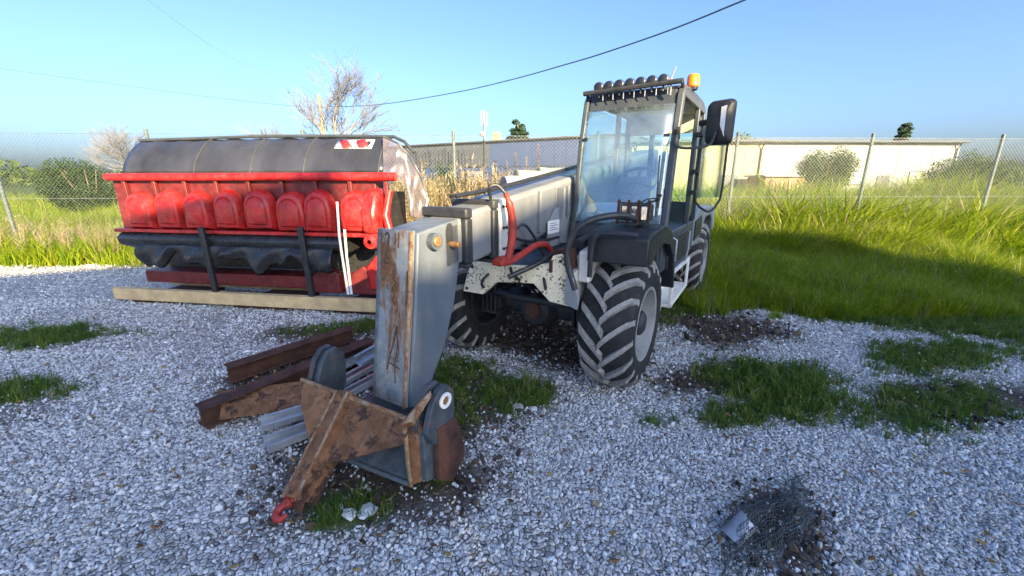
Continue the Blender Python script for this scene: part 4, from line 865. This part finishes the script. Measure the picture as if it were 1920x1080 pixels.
# ------------------------------------------------------------------ rubbish at the lower right: dark netting, a bent rusty strip, a sheet offcut
def netf(u, v):
    x = 1.36 + (u - .5) * .62 + (v - .5) * .25; y = 1.74 + (v - .5) * .40 + (u - .5) * .30; e = min(u, 1 - u, v, 1 - v)
    x += .07 * (fbm(v * 5, u * 3) - .5); y += .12 * (fbm(u * 6 + 3, v * 2) - .5)
    return (x, y, float(gz(x, y)) + .015 + .10 * min(1, e * 5) * float(fbm(u * 5 + 2, v * 5 + 8)))
nm_ = MB()
for k in range(36): nm_.tube([netf(k / 35, j / 26) for j in range(27)], .0016, 3, caps=False)
for k in range(24): nm_.tube([netf(j / 34, k / 23) for j in range(35)], .0016, 3, caps=False)
nt = nm_.build('ground_netting', 'net_mesh'); tag(nt, 'crumpled dark blue ground netting lying on the gravel at lower right', 'netting')
c1 = atz(1385, 985, .06)
ss = MB().grid(lambda u, v: ((u - .5) * .16, (v - .5) * .10, .03 * u * u * v), 20, 2).build('sheet_offcut', 'galvanised', None, thick=.002); ss.location = (c1.x, c1.y - .01, .045); ss.rotation_euler = (.22, -.1, .55); tag(ss, 'pale metal sheet offcut on the dark netting at lower right', 'metal sheet')
# loose pale stones larger than the gravel
for k, (px, py, s_, lab) in enumerate(((972, 762, .075, 'pale yellowish stone beside the grass patch in front of the near wheel'), (690, 958, .085, 'white stone in the dark soil below the hook frame, rightmost of two'), (655, 962, .07, 'white stone in the dark soil below the hook frame, leftmost of two'), (1000, 765, .05, 'small white stone at the right tip of the grass patch'))):
    o = bpy.data.objects.new('stone', rock_mesh('stone', 'stone', 300 + k, .7, 2)); COL.objects.link(o); q = atz(px, py, 0); o.location = (q.x, q.y, float(gz(q.x, q.y)) + s_ * .22); o.scale = (s_ * 1.3, s_, s_ * .8); o.rotation_euler = (0, 0, k * 1.3); tag(o, lab, 'stone', 'larger loose stones')

# ------------------------------------------------------------------ fence
FA, FB = Vector((-18, 8.75, 0)), Vector((22, 10.9, 0)); fd = (FB - FA).normalized(); FL = (FB - FA).length; FH = 2.72
fn = thing('chain_link_fence', 'chain link fence with dark steel posts behind the machine', 'fence', FA, math.atan2(fd.y, fd.x))
p0 = (aty(849, 240, 9.62) - FA).dot(fd)
k = p0 % 3.3
while k < FL:
    MB().tube([(k, .04, -.2), (k, .04, FH + .10)], .036, 10).build('post', 'fence_post', fn); k += 3.3
wm = MB(); pt = .085; nn = int(FL / pt)
for fam, yo in ((1, 0), (-1, .004)):
    for i in range(-int(FH / pt), nn + int(FH / pt)):
        a, b = i * pt, i * pt + FH
        if fam < 0: a, b = b, a
        z0, z1 = 0., FH; x0, x1 = a, b
        lo_, hi_ = 0, FL                                     # clip to the length of the fence
        def cl(x, xa, za, xb, zb): return za + (zb - za) * (x - xa) / (xb - xa)
        if max(x0, x1) < 0 or min(x0, x1) > FL: continue
        A2, B2 = (x0, z0), (x1, z1)
        if A2[0] < 0: A2 = (0, cl(0, x0, z0, x1, z1))
        if A2[0] > FL: A2 = (FL, cl(FL, x0, z0, x1, z1))
        if B2[0] < 0: B2 = (0, cl(0, x0, z0, x1, z1))
        if B2[0] > FL: B2 = (FL, cl(FL, x0, z0, x1, z1))
        wm.bar((A2[0], yo, A2[1]), (B2[0], yo, B2[1]), .0026, .0026, up=(0, 1, 0))
o = wm.build('wire_mesh', 'wire', fn); o['kind'] = 'stuff'
for z in (FH, FH * .5, .1): MB().tube([(0, .008, z), (FL, .008, z)], .005, 5).build('tension_wire', 'wire', fn)

# ------------------------------------------------------------------ rolls of sheeting stacked behind the boom
for k, (px, py, Y, L_, r_, mat, lab) in enumerate(((985, 352, 7.3, 1.5, .20, 'roll_grey', 'grey roll of sheeting at the left end of the stack behind the boom'), (1012, 338, 7.6, 1.7, .17, 'roll_cream', 'cream roll of sheeting in the stack behind the boom'),
        (1050, 332, 7.9, 1.7, .17, 'roll_green', 'pale green roll of sheeting beside the cab in the stack behind the boom'), (1040, 362, 7.2, 2.0, .20, 'roll_cream', 'lower cream roll of sheeting just behind the boom'))):
    q = aty(px, py, Y); d = Vector((.92, .38, 0)); a = q - d * L_ * .28
    rr_ = [r_ * .2, r_ * .95] + [r_ * (1 + .05 * math.sin(i * 2.1 + k)) for i in range(8)] + [r_ * .95, r_ * .2]
    ts = [0, .004] + [i / 7 for i in range(8)] + [.996, 1]; ts[2] = .01; ts[9] = .99
    mb = MB().tube([d * (t_ * L_) for t_ in ts], rr_, 18); o = mb.build('sheeting_roll', mat); o.location = a; tag(o, lab, 'roll', 'rolls of sheeting behind the boom')
rkA = aty(1030, 372, 7.6)
rk = thing('storage_rack', 'low dark steel rack carrying rolls of sheeting behind the boom', 'rack', (rkA.x, rkA.y, 0), math.atan2(.38, .92))
rz_ = aty(1030, 362, 7.5).z - .22
for x in (-.9, 0, .9):
    for y in (-.35, .45): MB().box(x - .03, x + .03, y - .03, y + .03, 0, rz_).build('leg', 'dark_steel', rk)
for y in (-.35, .45): MB().box(-1.0, 1.0, y - .04, y + .04, rz_, rz_ + .06).build('rail', 'dark_steel', rk)
MB().box(-1.0, 1.0, -.31, .41, rz_ + .062, rz_ + .10).build('deck', 'timber', rk)

# ------------------------------------------------------------------ dry weeds and reeds in front of the fence
def build_weeds():
    nn = 900; p = np.stack([rng.uniform(-2.4, .9, nn), rng.uniform(7.6, 8.9, nn)], 1); s = rng.uniform(.6, 1.15, nn) * (1.0 + .25 * (fbm(p[:, 0] * 2, p[:, 1] * 2) - .5) * 2)
    q = np.stack([rng.uniform(-16, 20, 900), rng.uniform(8.6, 10.2, 900)], 1); q = q[(q[:, 0] < -2.6) | (q[:, 0] > 13)]; s2 = rng.uniform(.3, .6, len(q))
    p = np.concatenate([p, q]); s = np.concatenate([s, s2]); nn = len(p)
    src = []
    for k in range(5):
        r_ = random.Random(500 + k); mb = MB()
        for i in range(12):
            a = r_.uniform(0, 6.28); h = r_.uniform(.9, 1.75); ln = r_.uniform(.05, .30); x0, y0 = r_.uniform(-.08, .08), r_.uniform(-.08, .08)
            P_ = [(x0, y0, 0), (x0 + math.cos(a) * ln * .4, y0 + math.sin(a) * ln * .4, h * .6), (x0 + math.cos(a) * ln, y0 + math.sin(a) * ln, h)]
            mb.tube(P_, [.005, .004, .002], 3, caps=False)
            for j in range(9):                                # side leaves and seed heads
                t_ = r_.uniform(.35, 1); b_ = Vector(P_[1]).lerp(Vector(P_[2]), max(0, (t_ - .6) / .4)) if t_ > .6 else Vector(P_[0]).lerp(Vector(P_[1]), t_ / .6)
                la = r_.uniform(0, 6.28); e_ = b_ + Vector((math.cos(la) * .10, math.sin(la) * .10, r_.uniform(-.03, .12))); w_ = Vector((-math.sin(la), math.cos(la), .3)) * .013
                mb.add([b_ - w_, b_ + w_, e_], [(0, 1, 2)])
        me = bpy.data.meshes.new('weed'); me.from_pydata(mb.v, [], mb.f); me.materials.append(MATS['straw']); src.append(me)
    o = scatter('dry_weeds', np.column_stack([p, gz(p[:, 0], p[:, 1])]), rots(nn, .12), np.column_stack([s, s, s]), src, None)
    tag(o, 'pale dry weeds and reeds standing in front of the fence', 'weeds', kind='stuff')
build_weeds()
def plume(px, ptop, Y, lab, sc=1.0):
    q = aty(px, ptop, Y); t_ = thing('plume_reed', lab, 'reed', (q.x, q.y, 0), 0, 'tall feathery reeds before the fence'); h = q.z
    MB().tube([(0, 0, -.03), (.02, 0, h * .5), (.0, .01, h * .85)], [.008, .007, .004], 5).build('stem', 'straw', t_)
    mb = MB(); r_ = random.Random(int(px))
    for i in range(170):
        z = h * (.74 + .26 * r_.random()); w_ = .075 * sc * math.sin(math.pi * min(1, (h - z) / (h * .26) * .85 + .12)) + .008; a = r_.uniform(0, 6.28)
        b_ = Vector((0, 0, z - .05)); e_ = Vector((math.cos(a) * w_, math.sin(a) * w_, z)); s_ = Vector((-math.sin(a), math.cos(a), 0)) * .005; mb.add([b_ - s_, b_ + s_, e_], [(0, 1, 2)])
    mb.build('seed_plume', 'straw', t_)
    mb = MB()
    for i in range(7):
        a = r_.uniform(0, 6.28); z = h * r_.uniform(.25, .6); e_ = Vector((math.cos(a) * .25, math.sin(a) * .25, z + .12)); s_ = Vector((-math.sin(a), math.cos(a), 0)) * .012; mb.add([Vector((0, 0, z)) - s_, Vector((0, 0, z)) + s_, e_], [(0, 1, 2)])
    mb.build('leaf', 'straw', t_)
plume(1010, 268, 8.4, 'tallest feathery dry reed, just left of the cab'); plume(987, 292, 8.5, 'middle feathery dry reed, shortest of the three left of the cab', .8); plume(967, 284, 8.3, 'leftmost of the three feathery dry reeds before the blue building')

# ------------------------------------------------------------------ leafy things
def leaf_crown(name, mat, blobs, n, size, parent, seed=1):
    r_ = np.random.default_rng(seed); vs = []; fs = []
    wts = np.array([b[3] * b[4] * b[5] for b in blobs]) ** .7; wts /= wts.sum()
    for c in r_.choice(len(blobs), n, p=wts):
        b = blobs[c]; d = r_.normal(size=3); d /= np.linalg.norm(d); p_ = np.array(b[:3]) + d * np.array(b[3:6]) * (r_.random() ** .45)
        a = r_.normal(size=3); a /= np.linalg.norm(a); bb = np.cross(a, r_.normal(size=3)); bb /= np.linalg.norm(bb); s_ = size * r_.uniform(.5, 1.3); o_ = len(vs)
        vs += [tuple(p_ - a * s_), tuple(p_ + bb * s_ * .45), tuple(p_ + a * s_), tuple(p_ - bb * s_ * .45)]; fs.append((o_, o_ + 1, o_ + 2, o_ + 3))
    me = bpy.data.meshes.new(name); me.from_pydata(vs, [], fs); me.materials.append(MATS[mat]); o = bpy.data.objects.new(name, me); COL.objects.link(o); o.parent = parent; return o
def bare_tree(loc, h, label, seed, levels=5, lean=(0, 0), group=None, rz=0, spread=.75):
    t_ = thing('bare_tree', label, 'tree', loc, rz, group); r_ = random.Random(seed); tr, tw = MB(), MB()
    def grow(p, d, L_, r0, lev):
        n_ = 4; pts = [p]; dd = d.copy()
        for i in range(n_):
            dd = (dd + Vector((r_.gauss(0, .10), r_.gauss(0, .10), r_.gauss(.03, .07)))).normalized(); pts.append(pts[-1] + dd * L_ / n_)
        (tr if lev < 2 else tw).tube(pts, [r0 * (1 - .5 * i / n_) for i in range(n_ + 1)], 6 if lev < 2 else 3, caps=False)
        if lev >= levels: return
        for i in range(5 if lev < 3 else 4):
            k_ = r_.choice((2, 3, 4)) if lev else r_.choice((3, 4)); ax = Vector((r_.gauss(0, 1), r_.gauss(0, 1), r_.gauss(0, .3))).normalized()
            nd = (dd + ax * r_.uniform(.45, 1.0) * spread).normalized(); grow(pts[k_], nd, L_ * r_.uniform(.55, .80), r0 * .55, lev + 1)
    grow(Vector((0, 0, -.1)), Vector((lean[0], lean[1], 1)).normalized(), h * .36, h * .014, 0)
    tr.build('trunk', 'bark', t_); tw.build('crown', 'twig', t_); return t_
q = aty(612, 250, 24); bare_tree((q.x, 24, 0), 8.6, 'bare branching tree behind the red header', 21, spread=.9)
q = aty(540, 250, 27); bare_tree((q.x, 27, 0), 5.6, 'smaller bare tree left of the big bare one', 5)
q = aty(270, 250, 30); bare_tree((q.x, 30, 0), 7, 'bare tree standing far left beyond the fence', 33)
# evergreen on the skyline
def conifer(px, ptop, Y, lab, seed, wid=3.2):
    q = aty(px, ptop, Y); h = q.z; t_ = thing('cedar_tree', lab, 'tree', (q.x, Y, 0)); MB().tube([(0, 0, 0), (.1, 0, h * .5), (0, 0, h * .97)], [.4, .28, .06], 8).build('trunk', 'bark', t_)
    r_ = random.Random(seed); bl = []
    for k in range(11):
        z = h * (.42 + .56 * k / 10); wd = wid * (1 - .78 * k / 10) * r_.uniform(.7, 1.1)
        for j in range(3):
            a = r_.uniform(0, 6.28); bl.append((math.cos(a) * wd * .55, math.sin(a) * wd * .55, z, wd * .5, wd * .5, .35))
    leaf_crown('crown', 'needle', bl, 9000, .26, t_, seed)
conifer(971, 226, 75, 'dark cedar on the skyline above the blue building', 3, 4.6)
conifer(1700, 232, 85, 'dark cedar on the skyline at far right', 8, 4)
def shrub(px, py_top, Y, wid, lab, seed, n=5200, mat='leaf_green', size=.05):
    q = aty(px, py_top, Y); h = q.z; t_ = thing('shrub', lab, 'shrub', (q.x, Y, 0)); r_ = random.Random(seed)
    bl = [(r_.uniform(-wid, wid) * .55, r_.uniform(-wid, wid) * .4, h * r_.uniform(.25, .8), wid * r_.uniform(.25, .45), wid * r_.uniform(.25, .4), h * r_.uniform(.14, .24)) for _ in range(19)]
    leaf_crown('crown', mat, bl, n, size, t_, seed); mb = MB()
    for k in range(6): a = r_.uniform(0, 6.28); mb.tube([(0, 0, -.05), (math.cos(a) * wid * .2, math.sin(a) * wid * .2, h * .4), (math.cos(a) * wid * .4, math.sin(a) * wid * .4, h * .75)], [.025, .018, .008], 5)
    mb.build('stem', 'bark', t_)
shrub(828, 296, 13, .5, 'small dark conical shrub beyond the fence left of the post', 2, 3500)
shrub(1385, 238, 40, 2.2, 'round green tree top above the white building at the right', 4, 5000, size=.14)
shrub(1560, 270, 22, 1.8, 'green bush beyond the fence at the right', 6, 15000, size=.055)
shrub(1820, 262, 20, 2.2, 'green bush beyond the fence at the far right', 9, 15000, size=.055)
shrub(150, 285, 18, 2.0, 'green bush beyond the fence at the far left', 12, 15000, size=.055)

shrub(885, 322, 8.3, .55, 'pale green bush among the dry weeds behind the boom collars', 14, 5200, 'leaf_pale', .035)
shrub(1000, 318, 8.9, .5, 'pale green bush among the dry weeds left of the cab', 15, 4200, 'leaf_pale', .035)
shrub(800, 330, 8.6, .5, 'dark green bush behind the end of the red header', 16, 4800, 'leaf_green', .035)
for (px, pt_, Y, lab) in ((905, 262, 9.0, 'thin dark stake standing in the weeds right of the fence post'), (926, 300, 8.8, 'short dark stake in the weeds behind the red strut'), (870, 318, 8.2, 'short grey stake in the weeds left of the stakes')):
    q = aty(px, pt_, Y); sk_ = MB().tube([(0, 0, -.1), (.03, 0, q.z)], .022, 6).build('stake', 'dark_steel'); sk_.location = (q.x, q.y, 0); tag(sk_, lab, 'stake', 'stakes in the weeds')
fw = bpy.data.objects.new('far_wood', None)
def far_wood():
    r_ = random.Random(3); bl = []
    for k in range(150):
        a = R(-75 + k); d_ = r_.uniform(150, 230); h = r_.uniform(4, 8.5); w_ = r_.uniform(4, 9); bl.append((math.sin(a) * d_, math.cos(a) * d_, h * .5, w_, w_, h * .5))
    o = leaf_crown('far_wood', 'leaf_green', bl, 26000, .75, None, 5); tag(o, 'distant dark line of trees along the horizon', 'trees', kind='stuff')
far_wood(); bpy.data.objects.remove(fw)

# ------------------------------------------------------------------ buildings beyond the fence
def wall_frame(a, b):
    a, b = Vector(a), Vector(b); d = (b - a); return math.atan2(d.y, d.x), d.length
def warehouse():
    a = Vector((-52, 68.2, 0)); b = Vector((9.4, 33.5, 0)); rz, L_ = wall_frame(a, b); t_ = thing('warehouse', 'long low blue grey warehouse with panelled front beyond the fence', 'building', a, rz)
    H = 5.3; MB().box(0, L_, .1, 12, 0, H - .1).build('wall', 'cladding_dark', t_)
    n_ = int(L_ / 1.1); w = L_ / n_
    pm = MB().box(.01, w - .01, .04, .1, 0, 1.42).mesh('panel'); pu = MB().box(.01, w - .01, .02, .1, 0, 2.1).mesh('upper_panel')
    rib = MB().box(.01, w - .01, .06, .1, 0, 1.0).mesh('base_panel'); pm.materials.append(MATS['cladding_shade_blue']); rib.materials.append(MATS['cladding_dark']); pu.materials.append(MATS['cladding_shade_blue'])
    pd = pu.copy(); pd.materials.clear(); pd.materials.append(MATS['cladding_dark'])
    for k in range(n_):
        dark = a.x + k * w * .87 < -2.8
        link('panel', rib, t_, (k * w, 0, .3)); link('panel', pm, t_, (k * w, 0, 1.45 + .02)); link('panel', pd if dark else pu, t_, (k * w, 0, 2.98))
    MB().box(-.2, L_ + .2, -.25, 12.2, H - .1, H).build('roof', 'roof_dark', t_)
    for k in range(5): MB().box(18 + k * 9, 20.6 + k * 9, -.02, .03, 1.5, 2.6).build('loading_door', 'render_white', t_)
    MB().box(L_ - 13.5, L_ - 12.9, 1, 1.6, H, H + .75).build('chimney', 'render_cream', t_)
    rb = MB().box(-.04, .04, -.02, .018, 0, 1.7).mesh('cladding_rib'); rb.materials.append(MATS['hood_grey'])
    for k in range(90):
        x = L_ - 16 - k * .42 + random.uniform(-.1, .1); link('cladding_rib', rb, t_, (x, 0, 3.3 + random.uniform(-.2, .1)), (0, random.uniform(-.12, .12), 0), (random.uniform(.5, 2), 1, random.uniform(.5, 1)))
warehouse()
def simple_house(name, label, a, b, H, depth, wall, roof_h, doors, windows, pitch=0):
    rz, L_ = wall_frame(a, b); t_ = thing(name, label, 'building', a, rz)
    wl = MB().box(0, L_, 0, depth, 0, H).build('wall', wall, t_)
    MB().box(-.2, L_ + .2, -.3, depth + .2, H + .002, H + roof_h).build('roof', 'roof_dark', t_)
    for (x, w, z, h) in windows:
        f = MB().box(x, x + w, -.05, -.002, z, z + h).build('window', 'hood_grey', t_); MB().box(x + .06, x + w - .06, -.056, -.051, z + .06, z + h - .06).build('pane', 'mirror_glass', f)
    for (x, w, h) in doors: MB().box(x, x + w, -.05, -.002, 0, h).build('door', 'cab_grey', t_)
    jm = MB().box(-.03, .03, -.022, -.003, 0, H).mesh('wall_joint'); jm.materials.append(MATS[wall]); k_ = .9
    while k_ < L_:
        if not any(x - .1 < k_ < x + w + .1 for (x, w, *_r) in list(windows) + list(doors)): link('wall_joint', jm, t_, (k_, 0, 0))
        k_ += 1.3
    MB().tube([(-.2, -.38, H + .03), (L_ + .2, -.38, H + .03)], .07, 8).build('gutter', 'cab_grey', t_)
    for x in (.25, L_ - .25): MB().tube([(x, -.36, H), (x, -.08, H - .4), (x, -.08, .1)], .045, 8).build('downpipe', 'cab_grey', t_)
    return t_
simple_house('cream_building', 'sunlit cream building seen through the cab windows', Vector((8.0, 28.5, 0)), Vector((16.6, 28.0, 0)), 4.15, 9, 'render_cream', .16, [(6.0, 1.1, 2.1)], [(1.0, 1.2, 1.3, 1.0)])
simple_house('white_building', 'pale grey white building at the right beyond the grass', Vector((17.2, 31.0, 0)), Vector((33, 31.5, 0)), 4.4, 9, 'render_white', .14, [(4.0, 2.6, 2.6), (10, 1.0, 2.1)], [(1.2, 1.2, 1.4, 1.0), (7.6, 1.2, 1.4, 1.0), (12.4, 1.2, 1.4, 1.0)])
sb = thing('brown_shed', 'low brown shed with leaning boards in front of the white building', 'shed', (15.4, 25.5, 0), .05)
MB().box(0, 4.2, 0, 1.8, 0, 1.95).build('wall', 'shed_brown', sb); MB().box(-.15, 4.35, -.2, 2, 1.96, 2.06).build('roof', 'render_white', sb)
for k in range(5): MB().bar((.4 + k * .55, -.30, 0), (.55 + k * .5, -.03, 1.6 + .1 * (k % 3)), .09, .03, up=(0, 1, 0)).build('leaning_board', 'timber', sb)
bs = thing('brick_stack', 'stack of orange red bricks beside the brown shed at the right', 'bricks', (17.1, 24.2, 0), .1)
bme = MB().box(-.12, .12, -.055, .055, 0, .065).mesh('brick'); bme.materials.append(MATS['brick'])
for z in range(16):
    for x in range(4):
        for y in range(2): link('brick', bme, bs, (x * .25 + (.03 if z % 2 else 0), y * .12, z * .07), (0, 0, 0))

# ------------------------------------------------------------------ mast, pole, overhead cable
q = aty(908, 208, 62); ms = thing('antenna_mast', 'slim steel phone mast with white panel antennas above the warehouse', 'mast', (q.x, 62, 0))
MB().tube([(0, 0, 0), (0, 0, q.z * .6), (0, 0, q.z)], [.28, .20, .12], 10).build('pole', 'mast_steel', ms)
for k, (dx, dz) in enumerate(((-.42, .05), (.42, -.1), (.0, .15))):
    an = MB().box(dx - .075, dx + .075, -.35, -.2, q.z - 2.0 + dz, q.z - .1 + dz).build('panel_antenna', 'antenna_white', ms, .03); MB().bar((0, 0, q.z - 1 + dz), (dx, -.2, q.z - 1 + dz), .06, .06).build('bracket', 'mast_steel', an)
MB().lathe([(-.3, .05), (-.25, .38), (-.1, .40), (0, .1)], (-.35, -.2, q.z - 3.1), 1, 16).build('dish', 'mast_steel', ms)
q = aty(931, 250, 90); lm = thing('lamp_mast', 'small thin mast on the skyline between the phone mast and the cedar', 'mast', (q.x, 90, 0)); MB().tube([(0, 0, 0), (0, 0, q.z)], [.2, .1], 8).build('pole', 'mast_steel', lm); MB().box(-.8, .8, -.2, .2, q.z, q.z + .3).build('head', 'mast_steel', lm)
q = aty(598, 180, 32); PT = q.copy(); pp = thing('utility_pole', 'brown wooden utility pole behind the bare tree', 'utility pole', (q.x, q.y, 0))
MB().tube([(0, 0, -.2), (0, 0, q.z)], [.17, .11], 10).build('pole', 'pole_wood', pp)
MB().lathe([(0, .05), (.06, .06), (.12, .03), (.16, .04), (.18, 0)], (0, 0, q.z), 2, 10).build('insulator', 'antenna_white', pp)
cp = []
for (px, py, Y) in ((600, 201, 32), (710, 196, 28.5), (850, 174, 25.5), (960, 149, 23), (1060, 121, 20.6), (1130, 100, 19), (1260, 55, 16.5), (1420, -10, 14)): cp.append(aty(px, py, Y))
cb = MB().tube(curve_pts(cp, 60), .028, 6).build('overhead_cable', 'cable'); tag(cb, 'overhead cable rising from the pole to the upper right', 'cable')
for (pts, lab) in (([(600, 200, 32), (555, 199, 33), (380, 180, 36), (-60, 120, 44)], 'thin overhead wire running left from the pole, lower one'), ([(600, 188, 32), (560, 159, 31), (420, 100, 29), (250, -20, 26)], 'thin overhead wire running left from the pole, upper one')):
    q = MB().tube(curve_pts([aty(*p) for p in pts], 30), .014, 5).build('overhead_wire', 'cable'); tag(q, lab, 'cable', 'wires left of the pole')

# ------------------------------------------------------------------ unseen buildings added behind the camera, shaped to shade the yard
D = 30.0                                                     # metres towards the sun
perp = MX * math.sin(SUN_B) + MY * math.cos(SUN_B)           # along the shading walls
base = MO + SH * D; T = math.tan(SUN_E) * D
rz = math.atan2(perp.y, perp.x)
wk = thing('shade_gable', 'unseen gabled building added behind the viewer, shaped to shade the yard', 'building', base, rz)
# profile: distance along the wall, height
gp = [(-1.75, 0), (-1.75, 1.33 + T), (3.2, 3.20 + T), (7.6, 1.1 + T), (7.6, 0)]
MB().prism(gp, 1, -7, 0).build('wall', 'render_white', wk)
rfm = MB()
for (a, b) in ((gp[1], gp[2]), (gp[2], gp[3])): rfm.bar((a[0], -3.5, a[1] + .03), (b[0], -3.5, b[1] + .03), 7.2, .06)
rfm.build('roof', 'roof_dark', wk)
MB().box(1.5, 4.5, .002, .06, 0, 3.6).build('door', 'cab_grey', wk)
sl = thing('shade_block', 'tall unseen flat roofed block added behind the viewer to shade the left side', 'building', base, rz)
MB().box(-2.02, -1.76, -3, -.02, 0, 1.24 + T).build('shade_filler', 'render_white', wk)  # unseen filler added to shade the ground while sun reaches the boom head
MB().box(-8.5, -2.03, -8, 0, 0, 3.2 + T).build('wall', 'render_white', sl); MB().box(-8.7, -2.025, -8.2, -.01, 3.202 + T, 3.25 + T).build('roof', 'roof_dark', sl)
